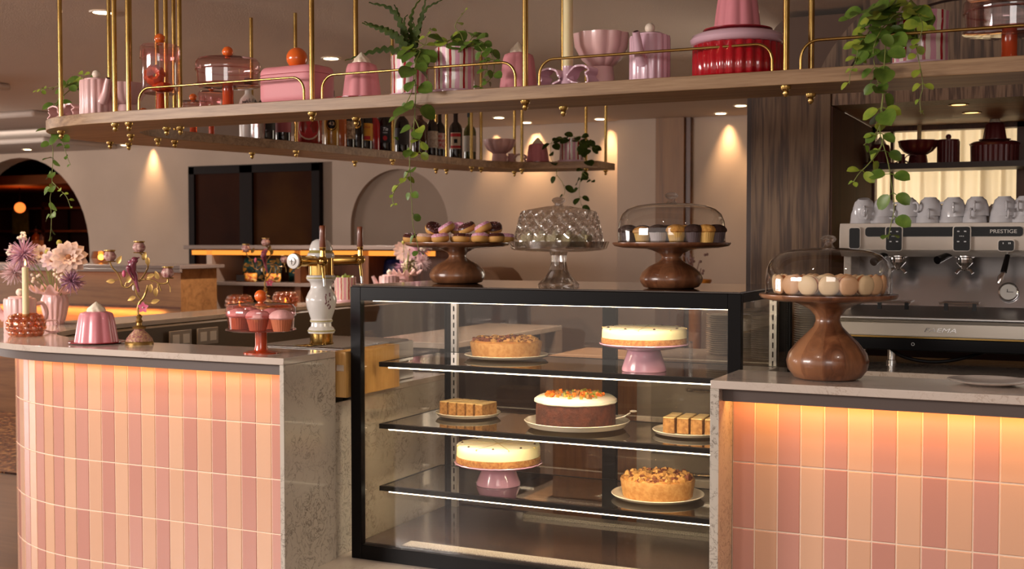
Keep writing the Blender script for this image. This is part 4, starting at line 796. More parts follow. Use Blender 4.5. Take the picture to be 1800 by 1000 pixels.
# on the side ledge, further back
def ledge(x, d=0):        # where a sight line crosses the middle of the side ledge
    lo, hi = 4.0, 9.5
    for _ in range(40):
        m = (lo+hi)/2; u = -4.6-.03*(m-4.5)+d
        if UX(x, m) > u: lo = m
        else: hi = m
    return V((-4.6-.03*(m-4.5)+d, m, HC))
p = ledge(466); dup(cand, p, .9, 'second gilt parrot candelabra standing behind the domed pink cupcakes', scale=1.05)
for x, lb in ((420, 'left'), (501, 'right')): bubble_holder('amber bubble tealight glowing behind the cupcake dome, %s of the two' % lb, ledge(x, .06))
p = ledge(606, .04); t = thing('potted_plant', 'small striped pot with yellowish sprigs right behind the beer tower', 'potted plant', p); striped_pot(t, .075, .17); mb = MB(); rr = random.Random(3)
for i in range(16): d = V((rr.uniform(-1, 1), rr.uniform(-1, 1), rr.uniform(.3, 1.2))); mb.leaf((rr.uniform(-.03, .03), rr.uniform(-.03, .03), .15), d, V((0, -1, .5)), .05, .02)
mb.build('foliage', LEAFY, t, sharp=80)
p = ledge(684, .02); teapot('pink fluted teapot on the side ledge, just left of the doughnut stand', p, face(p)+radians(-85), .076, .16, PINK)
p = ledge(712, -.02); r0 = [o for o in C.objects if o.get('category') == 'vase'][0]; dup(r0, p, 2.5, 'second twisted pink vase of flowers, directly left of the doughnut stand', scale=1.0)
# ---- beer tower
cT = V((-2.83, 4.12, 1.0945)); t = thing('beer_tower', 'white ceramic and brass beer tower with two wooden tap handles', 'beer tower', cT, 0); k = .00233/3.703*1.0
def ty(y): return (608-y)*.00233
MB().lathe([(0, 0), (.05, 0), (.05, .006), (.047, .008), (.047, .042), (.05, .044), (.05, .048), (0, .048)], 40).build('brass_base', GOLD, t)
MB().lathe([(0, .046), (.054, .046), (.056, .054), (.052, .066), (.043, .074), (.041, .088), (.046, .092), (.046, .1), (.043, .104), (.048, .12), (.058, .148), (.0635, .178), (.063, .19), (.054, .212), (.045, .228), (.0425, .244), (.048, .258), (.057, .264), (.06, .27), (.06, .282), (.055, .286), (0, .286)], 56).build('ceramic_column', WHITE, t)
OLV = Mt('olive_band', (170, 156, 92), .3)
for z, r in ((.274, .0606), (.056, .0566), (.096, .0465)): MB().lathe([(r-.001, z-.003), (r+.0004, z-.002), (r+.0004, z+.002), (r-.001, z+.003)], 48).build('painted_band', OLV, t)
MB().lathe([(0, .284), (.05, .284), (.05, .36), (0, .36)], 40, fl=waves(10, .03)).build('brass_collar', GOLD, t)
MB().lathe([(0, .356), (.054, .356), (.057, .364), (.054, .374), (.047, .382), (.049, .392), (.045, .404), (.043, .41), (.036, .424), (.02, .433), (0, .436)], 48).build('ceramic_cap', WHITE, t); MB().lathe([(.0535, .376), (.0475, .383), (.0495, .388)], 48).build('painted_band', OLV, t)
za = ty(460)-.0
arm = MB().lathe([(0, -.19), (.03, -.19), (.033, -.182), (.03, -.17), (.023, -.165), (.021, -.02), (.023, .1), (.021, .25), (.025, .27), (.022, .3), (0, .3)], 36, M=Matrix.Rotation(radians(-90), 3, 'X')); arm.v = [(x, y, z+za) for x, y, z in arm.v]; ao = arm.build('brass_arm', GOLD, t)
md = MB().lathe([(0, .014), (.014, .012), (.017, .007), (.029, .006), (.031, 0), (0, 0)], 36, M=Matrix.Rotation(radians(90), 3, 'X')); md.v = [(x, y-.19, z+za) for x, y, z in md.v]; mo = md.build('medallion', WHITE, ao)
g = MB(); g.bb(-.0012, .0012, -.2045, -.2038, za-.011, za+.011); g.bb(-.008, .008, -.2045, -.2038, za-.001, za+.001); g.bb(-.004, .004, -.2045, -.2038, za+.004, za+.0055); g.build('medallion_emblem', Mt('faded_ink', (90, 76, 60), .6), mo)
sp = MB(); rr = random.Random(5)
for i in range(16): q = V((.058+rr.uniform(-.004, .004), 0, .15+i*.004)); q.rotate(Matrix.Rotation(radians(-30+rr.uniform(-12, 12)), 3, 'Z')); r_ = .0635*(1-((q.z-.18)/.07)**2*.2); q.xy = q.xy.normalized()*r_; sp.ball(q, .003, 6, (1, 1, 1.6))
sp.build('painted_sprig', Mt('sprig_paint', (116, 70, 70), .5), t)
TAPW = wood('tap_wood', (92, 44, 26), (124, 64, 38), (146, 82, 50), 'z', 2, .3, .4)
for x, dv in ((567, -.1), (633, .265)):
    v = cT.y+dv; u = UX(x, v)-cT.x; g = MB(); g.ball((u, dv, za), .022, 20, (1, 1, .95)); g.tube([(0, dv, za), (u, dv, za)], .012, 14); g.lathe([(0, .0), (.012, .0), (.01, .03), (.013, .034), (.013, .045), (0, .045)], 20, (u, dv, za+.012)); g.tube([(u, dv, za-.015), (u+.012, dv-.01, za-.07)], .0055, 10); vo = g.build('tap_valve', GOLD, t)
    MB().lathe([(0, 0), (.012, 0), (.0135, .006), (.0125, .06), (.0135, .086), (.011, .091), (0, .091)], 24, (u, dv, za+.052)).build('tap_handle', TAPW, vo)
    MB().tube([(u+.008, dv-.007, za-.05), (u+.018, dv-.014, za-.1)], .0042, 10).build('spout', CHROME, vo)
# ================= hanging oak shelf on brass rods =================
ZS0, ZS = 1.974, 2.017
HS = thing('hanging_shelf', 'long U-shaped oak shelf hung on brass rods above the bar', 'shelf', (0, 0, 0))
so = cat_rom([(1.6, 3.5, 0), (0, 3.5, 0), (-1.5, 3.5, 0), (-2.8, 3.5, 0), (-3.35, 3.5, 0), (-3.6, 3.525, 0), (-3.80, 3.60, 0), (-3.96, 3.76, 0), (-4.05, 3.98, 0), (-4.06, 4.25, 0), (-3.98, 4.62, 0), (-3.88, 5.0, 0), (-3.76, 5.75, 0), (-3.68, 6.45, 0), (-3.62, 6.78, 0), (-3.47, 7.03, 0), (-3.2, 7.16, 0), (-2.69, 7.2, 0)], 8)
si = cat_rom([(1.6, 3.78, 0), (0, 3.78, 0), (-1.5, 3.78, 0), (-2.8, 3.78, 0), (-3.3, 3.78, 0), (-3.42, 3.79, 0), (-3.52, 3.83, 0), (-3.6, 3.92, 0), (-3.65, 4.05, 0), (-3.66, 4.25, 0), (-3.6, 4.62, 0), (-3.52, 5.0, 0), (-3.42, 5.75, 0), (-3.33, 6.4, 0), (-3.28, 6.62, 0), (-3.18, 6.78, 0), (-3.0, 6.86, 0), (-2.69, 6.9, 0)], 8)
MB().ring(so, si, ZS0, ZS).build('board', OAK, HS, bevel=.002)
def rod(u, v, top=2.66):
    r = MB().tube([(u, v, ZS0-.004), (u, v, top)], .0095, 14).build('rod', BRASS, HS)
    MB().lathe([(0, -.034), (.006, -.03), (.0095, -.022), (.008, -.014), (.014, -.01), (.016, -.003), (.016, .0), (0, 0)], 16, (u, v, ZS0)).build('finial', BRASS, r)
for x in (205, 229): rod(UX(x, 3.53), 3.53)
for x in (297, 321): rod(UX(x-2, 3.74), 3.74)
rod(-3.80, 3.67); rod(-3.655, 3.915)
for u, v in ((-4.017, 4.17), (-3.99, 4.26), (-3.70, 4.13), (-3.70, 4.24), (-3.84, 4.98), (-3.56, 4.97), (-3.715, 5.75), (-3.455, 5.73), (-3.64, 6.56), (-3.62, 6.66), (-3.36, 6.5), (-3.33, 6.57), (-3.33, 7.05), (-3.17, 6.82), (-2.79, 6.95), (-2.735, 7.15)): rod(u, v)
for a, b in ((550, 627), (923, 990), (1379, 1423)): rod(UX(a, 3.53), 3.53); rod(UX(b, 3.745), 3.745)
rod(.6, 3.53); rod(.68, 3.745)
def rail(u0, u1, v=3.513, h=.082, r=.05):
    p = [(u0, v, ZS)]+[(u0+r-r*cos(a), v, ZS+h-r+r*sin(a)) for a in [pi/2*i/8 for i in range(9)]]+[(u1-r+r*sin(a), v, ZS+h-r+r*cos(a)) for a in [pi/2*i/8 for i in range(9)]]+[(u1, v, ZS)]
    MB().tube(p, .0045, 10).build('gallery_rail', BRASS, HS)
for a, b in ((247, 536), (568, 906), (948, 1355)): rail(UX(a, 3.513), UX(b, 3.513))
rail(UX(1405, 3.513), .5)
def sh(x, v): return V((UX(x, v), v, ZS))
# far side of the U: where a sight line meets the shelf's middle
SP = cat_rom([(-3.86, 4.1, 0), (-3.83, 4.3, 0), (-3.78, 4.65, 0), (-3.7, 5.0, 0), (-3.59, 5.75, 0), (-3.5, 6.45, 0), (-3.43, 6.75, 0), (-3.28, 6.93, 0), (-3.05, 7.02, 0), (-2.7, 7.05, 0)], 12)
def side(x):
    best = min(range(len(SP)-1), key=lambda i: abs(xp(SP[i])-x)); j = best if xp(SP[best]) <= x else max(0, best-1)
    a, b = SP[j], SP[j+1]; t = (x-xp(a))/max(1e-6, xp(b)-xp(a)); p = a.lerp(b, min(1, max(0, t))); return V((p.x, p.y, ZS))
def xp(p): q = V((p.x, p.y, 0)); return 900+FPX*q.dot(RT)/V((q.x, q.y, ZS-H)).dot(FWD)
# ---- front run, left to right
bow_holder('pink bow candle holder at the left tip of the hanging shelf', V((UX(121, 3.71), 3.71, ZS)), -.25, PINK, 1.0)
t = thing('trailing_plant', 'trailing green plant in a striped pot behind the pink teapot at the shelf corner', 'potted plant', (-3.875, 3.97, ZS)); L0 = t.location.copy(); striped_pot(t, .062, .13)
def pv(x, y, v): return V(OY(x, y, v))-L0
vine(t, [(0, 0, .13), (-.06, -.03, .2), pv(100, 180, 3.80), pv(91, 215, 3.78), pv(90, 240, 3.78), pv(93, 265, 3.78), pv(92, 300, 3.78), pv(91, 330, 3.78), pv(88, 350, 3.78), pv(90, 375, 3.78), pv(90, 400, 3.78), pv(87, 424, 3.78)], .05, .05, 3, taper=.45)
vine(t, [pv(92, 320, 3.78), pv(107, 335, 3.76), pv(117, 346, 3.76), pv(124, 364, 3.76)], .022, .03, 5, (LEAFY, None)); vine(t, [(0, 0, .13), (-.01, -.02, .2), pv(140, 150, 3.85), pv(148, 130, 3.85)], .045, .03, 6, (LEAFY, None)); vine(t, [(0, 0, .13), (-.05, -.03, .19), pv(115, 150, 3.82), pv(85, 155, 3.8), pv(62, 160, 3.8)], .03, .03, 8, (LEAFY, None)); vine(t, [(0, 0, .13), (-.02, -.04, .19), pv(118, 150, 3.8), pv(110, 170, 3.8)], .05, .03, 9)
vine(t, [pv(97, 205, 3.74), pv(108, 242, 3.73), pv(112, 255, 3.73), pv(118, 275, 3.73), pv(124, 290, 3.73)], .036, .035, 10)
p = sh(173, 3.64); teapot('pink fluted teapot with white ball lid at the left corner of the hanging shelf', p, face(p)+.42, .067, .145, PINK)
p = sh(226, 3.70); foot_bowl('pink footed bowl mostly hidden behind the corner brass rods', p, .082, .135, .05)
p = sh(284.5, 3.63); can = canister('tall pink glass canister with orange ball lid on the hanging shelf', p); RING = Mt('orange_bundt', (230, 100, 40), .35, var=(30, (200, 76, 30)))
def bundt(label, loc, rot):
    t = thing('bundt_cake', label, 'cake', loc, 0, 'bundt cakes in the canister'); t.rotation_euler = rot; r = .042
    MB().lathe([(.008, .016), (.01, .004), (.024, 0), (r, .008), (r, .02), (.026, .034), (.014, .03), (.008, .016)], 72, fl=lobes(9, .12), tw=14).build('body', RING, t, sharp=60)
bundt('orange bundt cake lying flat at the bottom of the glass canister', p+V((.012, 0, .082)), (.0, 0, 0)); bundt('orange bundt cake propped upright in the glass canister', p+V((-.012, -.012, .141)), (radians(78), .1, face(p)+pi/2-.3))
p = sh(403, 3.645); glass_stand('pink glass cake stand with orange ball knob, next to the tall canister', p, .122)
p = sh(524, 3.65); t = thing('bread_box', 'rounded pink bread box with a big orange ball on its lid', 'box', p, -.06)
def rbox(mb, a, b, h, r, z0, n=6, rz=.03, rt=None):
    rt = rz if rt is None else rt
    prof = [(0, z0)]+[(1, z0+rz-rz*cos(pi/2*i/5), -rz+rz*sin(pi/2*i/5)) for i in range(6)]+[(1, z0+h-rt+rt*sin(pi/2*i/5), -rt+rt*cos(pi/2*i/5)) for i in range(6)]+[(0, z0+h)]
    vs = []; rows = []
    for q in prof:
        if q[0] == 0: rows.append([len(vs)]); vs.append((0, 0, q[1])); continue
        d = q[2]; row = []
        for cx, cy, a0 in ((1, 1, 0), (-1, 1, pi/2), (-1, -1, pi), (1, -1, 1.5*pi)):
            for i in range(n+1):
                th = a0+pi/2*i/n; row.append(len(vs)); vs.append((cx*(a/2-r)+(r+d)*cos(th), cy*(b/2-r)+(r+d)*sin(th), q[1]))
        rows.append(row)
    fs = []
    for A, B in zip(rows, rows[1:]):
        m = max(len(A), len(B))
        for i in range(m):
            j = (i+1) % m
            fs.append((A[0], B[j], B[i]) if len(A) == 1 else (A[i], A[j], B[0]) if len(B) == 1 else (A[i], A[j], B[j], B[i]))
    return mb.add(vs, fs)
rbox(MB(), .27, .155, .108, .05, 0, rz=.03, rt=.002).build('box_body', ROSEM, t); rbox(MB(), .27, .155, .03, .05, .109, rz=.002, rt=.024).build('lid', ROSEM, t); MB().ball((0, 0, .136+.038), .039, 28).build('ball_knob', ORANGE, t)
p = sh(637, 3.63); pudding('small matte pink pudding mould with cream tip, right of the bread box', p, .3, .071, .128, m=ROSEM)
# fishbone plant
p = sh(722, 3.665); t = thing('fishbone_plant', 'fishbone cactus with zigzag leaves in a striped pot, left of two pots', 'potted plant', p); L0 = p.copy(); striped_pot(t, .066, .15)
def zleaf(mb, pts, w):
    a = resample(cat_rom(pts, 8), 44); n = len(a); vs = []; fs = []
    for i, q in enumerate(a):
        tg = (a[min(n-1, i+1)]-a[max(0, i-1)]).normalized(); sd = tg.cross(V((-.2, -1, .2))).normalized(); f_ = i/(n-1); ww = w*(.35+.65*sin(pi*min(1, f_*1.15+.1))**.7)*(1 if f_ < .92 else .5)
        zz = (1, .8, .3, .7)[i % 4]; z2 = (.3, .7, 1, .8)[i % 4]; nr = sd.cross(tg)*w*.12; vs += [q-sd*ww*zz-nr, q, q+sd*ww*z2-nr]
    for i in range(n-1): fs += [(3*i, 3*i+1, 3*i+4, 3*i+3), (3*i+1, 3*i+2, 3*i+5, 3*i+4)]
    return mb.add(vs, fs)
zl = MB()
for j, (m1, tp) in enumerate([((690, 60), (640, 38)), ((692, 22), (648, 4)), ((700, 25), (692, 8)), ((722, 30), (745, -12)), ((742, 25), (778, -2)), ((710, 40), (716, 25)), ((680, 86), (606, 106)), ((738, 45), (748, 28)), ((700, 66), (636, 40)), ((745, 10), (752, -20)), ((728, 52), (722, 30))]):
    v = 3.66+R.uniform(-.05, .05); zleaf(zl, [(R.uniform(-.02, .02), R.uniform(-.02, .02), .13), pv(*m1, v), pv(*tp, v+R.uniform(-.04, .04))], .017)
zl.build('zigzag_leaves', LEAFD, t, sharp=80)
vine(t, [(.0, -.04, .15), pv(738, 88, 3.56), pv(732, 105, 3.5), pv(728, 130, 3.475), pv(724, 160, 3.465), pv(712, 185, 3.465), pv(700, 200, 3.465), pv(694, 222, 3.465), pv(692, 245, 3.465)], .05, .055, 21, taper=.7)
vine(t, [(.02, -.04, .15), pv(730, 92, 3.55), pv(731, 130, 3.47), pv(730, 180, 3.465), pv(728, 215, 3.465), pv(724, 250, 3.465), pv(720, 285, 3.465), pv(722, 320, 3.465), pv(724, 360, 3.465), pv(726, 395, 3.465), pv(733, 425, 3.465), pv(737, 447, 3.465)], .052, .058, 22, taper=.6)
vine(t, [pv(728, 205, 3.465), pv(736, 225, 3.46), pv(738, 250, 3.46), pv(737, 268, 3.46)], .034, .03, 23, (LEAFY, None), taper=.3); vine(t, [pv(721, 295, 3.465), pv(712, 312, 3.46), pv(700, 326, 3.46), pv(690, 343, 3.46), pv(692, 360, 3.46)], .022, .032, 24, (LEAFY, LEAFY))
vine(t, [(0, -.05, .15), pv(745, 80, 3.55), pv(750, 62, 3.53), pv(757, 50, 3.52)], .036, .03, 25, (LEAFY, None))
p = sh(801, 3.63); t = thing('potted_plant', 'trailing plant in a glossy striped pot, right of the fishbone cactus', 'potted plant', p); L0 = p.copy(); striped_pot(t, .068, .158)
vine(t, [(.02, 0, .15), pv(815, 78, 3.6), pv(810, 60, 3.6), pv(800, 48, 3.6), pv(805, 35, 3.6), pv(817, 20, 3.6)], .04, .035, 31, (LEAFY, None), taper=.6); vine(t, [(.04, 0, .15), pv(835, 70, 3.58), pv(852, 78, 3.57), pv(866, 100, 3.57), pv(868, 125, 3.57), pv(858, 143, 3.58), pv(840, 153, 3.58)], .038, .035, 32); vine(t, [(.03, -.02, .15), pv(840, 80, 3.56), pv(856, 110, 3.55), pv(850, 140, 3.55)], .04, .03, 33); vine(t, [(-.02, -.03, .15), pv(785, 72, 3.56), pv(772, 72, 3.56)], .05, .03, 34); vine(t, [(.0, -.03, .15), pv(795, 70, 3.58), pv(782, 75, 3.57), pv(776, 66, 3.57)], .04, .03, 35, (LEAFY, None)); vine(t, [(.04, 0, .15), pv(830, 66, 3.6), pv(845, 62, 3.6)], .05, .025, 36)
p = sh(911, 3.70); pudding('small matte pink pudding mould behind a brass rod in the middle of the shelf', p, .1, .068, .134, m=ROSEM)
p = sh(998, 3.60); bow_holder('lilac bow candle holder with a tall candle, left of the footed bowl', p, -.2, LILAC, .98); candle('tall ivory candle rising out of the lilac bow holder', p+V((0, 0, .055)), .0165, .42, False)
p = sh(1056, 3.715); foot_bowl('pink fluted footed bowl beside the tall candle on the hanging shelf', p)
p = sh(1141, 3.645); teapot('lilac fluted teapot on the hanging shelf, right of the footed bowl', p, face(p)-.42, .066, .152, LILAC)
p = sh(1294, 3.645); t = thing('casserole', 'glossy red fluted casserole with a lilac lid on the hanging shelf', 'casserole', p)
MB().lathe([(0, 0), (.134, 0), (.138, .006), (.138, .1), (.13, .104), (0, .104)], 160, fl=lobes(28, .055)).build('body', RED, t, sharp=70)
MB().lathe([(0, .104), (.134, .104), (.142, .11), (.145, .12), (.138, .132), (.12, .139), (.1, .141), (0, .141)], 64).build('lid', LILAC, t)
MB().lathe([(.127, .085), (.15, .09), (.152, .1), (.127, .104)], 6, (0, 0, 0)) and None
pudding('tall pink pudding mould on a red plate on top of the red casserole', p+V((0, 0, .142)), .2, .074, .132, .106, 'pudding moulds')
p = sh(1614, 3.66); t = thing('trailing_plant', 'bushy trailing plant in a large striped pot near the shelf right end', 'potted plant', p); L0 = p.copy(); striped_pot(t, .078, .16)
for j, (pts, sz, st) in enumerate([([(1575, 25), (1560, 45), (1556, 90), (1553, 140), (1552, 165), (1548, 200), (1547, 235), (1555, 262), (1562, 290), (1568, 330), (1572, 365), (1566, 395), (1561, 420)], .056, .052), ([(1540, 25), (1528, 55), (1510, 80), (1505, 105), (1495, 128), (1493, 148)], .038, .034), ([(1610, 25), (1608, 50), (1612, 90), (1620, 130), (1622, 155), (1617, 175), (1619, 200)], .03, .034), ([(1553, 165), (1550, 190), (1545, 225), (1530, 245), (1518, 255)], .036, .03), ([(1556, 235), (1545, 265), (1525, 290), (1510, 305), (1500, 320)], .036, .034), ([(1560, 20), (1540, 10), (1515, 22), (1492, 34)], .06, .03), ([(1565, 40), (1545, 60), (1535, 90), (1540, 130), (1545, 150)], .05, .04), ([(1600, 0), (1612, 20), (1622, 45), (1615, 70)], .04, .028)]):
    v = 3.463; vine(t, ([(R.uniform(-.05, .05), -.04, .15)] if pts[0][1] < 100 else [])+[pv(x, y, 3.56 if (y < 60 and i < 2) else v) for i, (x, y) in enumerate(pts)], sz, st, 40+j, ((LEAFY, LEAFM)[j in (0, 5, 6)], None), taper=.5)
p = sh(1769, 3.68); glass_stand('pink glass cake stand with orange stem at the far right of the hanging shelf', p, .126, .092)
# ---- far run
p = side(252); t = thing('butter_dish', 'low pink butter dish with an orange ball knob behind the tall canister', 'butter dish', p, .4); rbox(MB(), .15, .11, .045, .03, 0, rz=.012).build('lid', ROSE, t); MB().ball((0, 0, .075), .032, 20).build('knob', ORANGE, t)
p = side(340); glass_stand('low pink glass stand with a red-brown knob behind the brass corner rods', p, .098, .11, .05, kr=.018)
p = side(372); canister('small pink glass canister half hidden behind the domed stand', p, .06, .1, .1)
MALW = Mt('white_bottle', (226, 216, 206), .3); p = side(437)
t = simple_bottle(.31, .045, MALW, None, 'white bottle with curved black lettering behind the pink cake stand', p, 'bottles on the far shelf', cap=BLACK)
for i, ch in enumerate('MALIBU'): a = radians(-70)+i*radians(19); a2 = face(p)+radians(-28)+i*radians(19); text(ch, .024, BLACK, t, (.0458*cos(a2), .0458*sin(a2), .185+.006*(2.5-abs(i-2.5))), (pi/2, 0, a2+pi/2))
p = side(424)+V((.085, .02, 0)); o = MB().lathe([(0, 0), (.034, 0), (.038, .1), (.035, .1), (.031, .012), (0, .01)], 24, fl=waves(10, .04)).build('tumbler', CRYS); o.location = p; tag(o, 'cut glass tumbler in front of the white bottle', 'glass', 'tumblers on the far shelf')
LB = lambda n, c, c2=None: Mt('label_'+n, c, .6, var=(60, c2) if c2 else None)
BOT = [(468, .3, .046, LQ2, LB('dark', (40, 34, 30)), 'dark bottle with a small gold heart emblem at the left of the row'), (498, .29, .04, LQ2, LB('rose', (176, 90, 96)), 'dark bottle with a dusky pink label, second in the row'),
       (543, .32, .07, Mt('rose_liqueur', (150, 44, 34), .12, coat=.5), None, 'wide rosy bottle with a round cream and red label'), (583, .31, .04, Mt('gold_liqueur', (190, 140, 50), .12, coat=.5), None, 'golden liqueur bottle with a round black 43 label'),
       (598, .28, .036, LQ, None, 'plain amber bottle right of the 43 bottle'), (612, .3, .038, LQ2, LB('cream', (206, 184, 150), (120, 84, 60)), 'dark bottle with a speckled cream label'), (627, .3, .042, LQ2, None, 'dark bottle with a gold wreath emblem'),
       (642, .3, .042, LQ2, LB('yellow', (226, 160, 40)), 'bottle with a bright yellow label and red lettering'), (657, .27, .036, RED, None, 'red bottle right of the yellow labelled one'), (677, .3, .05, LQ2, LB('black', (26, 24, 28), (40, 36, 40)), 'black bottle with silver script lettering, behind the hanging vine'),
       (707, .3, .042, LQ2, LB('slate', (64, 56, 56)), 'dark bottle with a slate label between the two vines'), (738, .3, .05, Mt('brown_bottle', (70, 34, 20), .12, coat=.5), None, 'brown bottle right of the hanging vine'), (759, .31, .038, LQ2, LB('paper', (214, 202, 186), (170, 150, 130)), 'dark wine bottle with a pale printed label'),
       (773, .3, .034, LQ2, LB('redwhite', (220, 210, 200), (190, 40, 40)), 'slim bottle with a red and white checked label'), (801, .32, .042, LQ2, None, 'black wine bottle with a red and white striped label'), (826, .31, .04, Mt('olive_bottle', (84, 84, 30), .1, coat=.5), LB('plain', (206, 196, 180)), 'olive green wine bottle with a plain pale label at the right end of the row')]
LRED = LB('red', (196, 40, 44)); LCR = LB('creamy', (226, 206, 180)); LGO = Mt('gold_foil', (200, 150, 70), .3, metal=.8)
for i, (x, h, r, g, lm, lb) in enumerate(BOT):
    p = side(x); t = simple_bottle(h, r, g, lm, lb, p, 'bottles on the far shelf', lab=(.2, .52)); a = face(p)
    def onl(mb, z0, z1, w, off=1.02, m=None, nm='label_panel'):
        vs = []; n = 8
        for k in range(n+1): q = a-w/2+w*k/n; vs += [(r*off*cos(q), r*off*sin(q), z0), (r*off*cos(q), r*off*sin(q), z1)]
        return mb.add(vs, [(2*k, 2*k+2, 2*k+3, 2*k+1) for k in range(n)]).build(nm, m, t)
    def disc(z, rad, off, m, nm='round_label'):
        vs = [(r*off*cos(a), r*off*sin(a), z)]+[(r*off*cos(a+rad*cos(q)/r), r*off*sin(a+rad*cos(q)/r), z+rad*sin(q)*1.15) for q in [2*pi*k/20 for k in range(20)]]
        MB().add(vs, [(0, 1+k, 1+(k+1) % 20) for k in range(20)]).build(nm, m, t)
    tx = lambda s, z, sz, m, off=1.05, **k: text(s, sz, m, t, (r*off*cos(a), r*off*sin(a), z), (pi/2, 0, a+pi/2), **k)
    if i == 0: disc(.12, .012, 1.03, LGO, 'heart_emblem')
    if i == 2: disc(.1, .062, 1.012, LCR); disc(.1, .055, 1.02, LRED, 'round_label_centre')
    if i == 3: disc(.13, .032, 1.015, BLACK); disc(.13, .028, 1.02, LGO); disc(.13, .024, 1.03, BLACK); tx('43', .13, .028, LCR, 1.06)
    if i == 6: disc(.15, .026, 1.015, LGO, 'wreath_emblem'); disc(.15, .018, 1.03, LQ2, 'wreath_centre')
    if i == 7: onl(MB(), .065, .085, 1.5, 1.02, LRED); tx('Kahlua', .135, .02, LRED, 1.06, shear=.3)
    if i == 9: tx('Tia', .135, .026, STEEL, 1.06, shear=.3); tx('MARIA', .115, .009, STEEL, 1.06); disc(.085, .012, 1.03, LRED, 'flower_emblem')
    if i == 14: onl(MB(), .07, .17, 1.6, 1.01, LCR); onl(MB(), .145, .165, 1.6, 1.02, LRED); onl(MB(), .075, .09, 1.6, 1.02, LRED); onl(MB(), .105, .13, .5, 1.02, BLACK)
m = [MB().lathe]; p = side(878); foot_bowl('pink footed bowl on the far shelf beside the brass rods', p, .105, .15, .06); p2 = p+V((-.1, -.1, 0)); bow_holder('dusky bow candle holder behind the far footed bowl', p+V((0.02, .13, 0)), .2, PINK, 1.0)
p = side(945); pudding('dark pink pudding mould on the far shelf between bowl and striped pot', p, 0, .075, .12)
p = side(1005); t = thing('trailing_plant', 'trailing plant in a striped pot at the end of the far shelf', 'potted plant', p); L0 = p.copy(); striped_pot(t, .078, .15)
for j, pts in enumerate([[(985, 243), (970, 250), (968, 275), (972, 285)], [(1015, 240), (1032, 245), (1038, 262)], [(1020, 250), (1030, 285), (1022, 310), (1018, 335), (1022, 362)], [(985, 290), (978, 305), (988, 320), (993, 335), (990, 345)], [(1025, 262), (1040, 258), (1048, 260)], [(1022, 300), (1034, 312), (1040, 318)]]):
    v = p.y-.14; vine(t, ([(0, -.03, .14)] if pts[0][1] < 255 else [])+[pv(x, y, v) for x, y in pts], .055, .05, 60+j, (LEAFD, None), taper=.3)
# ================= back bar on the right =================
WF = 5.35; UL = -.994
structure(MB().bb(-1.345, UL, WF, WF+.35, 0, 2.24).build('wall_column', OAKD, bevel=.003))
structure(MB().bb(UL+.002, 3.0, WF+.01, WF+.2, 2.115, 2.24).build('wall_header', wood2('header_oak', (84, 60, 44), (124, 94, 70), (150, 118, 92), 2)))
structure(MB().bb(UL+.0005, UL+.008, WF+.004, 6.48, 0, 2.11).build('wall_niche_side', wood('niche_veneer', (52, 26, 14), (74, 40, 22), (88, 50, 28), 'z', .5, .75))); structure(MB().bb(UL, 3.0, WF+.2, 6.6, 2.115, 2.16).build('ceiling_niche', wood('soffit_wood', (96, 54, 24), (132, 80, 38), (150, 96, 50), 'x', .6)))
structure(MB().bb(-1.37, -1.346, WF+.02, WF+.3, 0, 2.24).build('trim_7', Mt('column_edge', (60, 40, 28), .5)))
for x, y in ((1685, 184), (1708, 198)):
    p = OZ(x, y, 2.114); t = thing('niche_downlight', 'small round spotlight in the back-bar soffit, %s of the two' % ('nearer' if y == 184 else 'farther'), 'ceiling light', p, 0, 'soffit spotlights')
    MB().lathe([(.03, .002), (.03, -.001), (.042, -.003), (.045, .002)], 20).build('trim_ring', BRASS, t); MB().lathe([(0, -.0005), (.03, -.0005)], 20).build('diffuser', emit('soffit_glow', (255, 200, 120), 3), t)
# rounded dark bulkhead and the arched wooden panel above
M_XZ = Matrix(((1, 0, 0), (0, 0, 1), (0, 1, 0)))
bk = [(3, 2.24), (3, 2.63)]+[(-1.30-.12*sin(a), 2.51+.12*cos(a)) for a in [pi/2*i/8 for i in range(9)]]+[(-1.42, 2.24)]
structure(MB().prism(bk, 6.0, 6.6, M=M_XZ).build('wall_bulkhead', Mt('bulkhead_brown', (92, 66, 50), .6)))
ac, ar, az = -.47, .66, 2.02
def arcp(r, n=32): return [(ac-r*cos(pi*i/n), az+r*sin(pi*i/n)) for i in range(n+1)]
ap = [q for q in arcp(ar) if q[1] > 2.241]; ap = [(ac-sqrt(ar**2-.221**2), 2.241)]+ap+[(ac+sqrt(ar**2-.221**2), 2.241)]
AW = thing('arch_panel', 'dark oak arched panel with an inlaid line, above the back bar', 'panel', (0, 0, 0)); MB().prism(ap, 5.5, 5.56, M=M_XZ).build('panel', wood2('arch_oak', (70, 50, 36), (104, 78, 58), (128, 100, 76)), AW)
gr = [(x, 5.499, z) for x, z in arcp(ar-.12, 40) if z > 2.245]; MB().tube(gr, .006, 6).build('inlay_line', Mt('inlay', (40, 18, 12), .5), AW)
structure(MB().bb(-.9, 3.0, 5.6, 5.98, 2.24, 2.659).build('wall_overbar', OAKD))
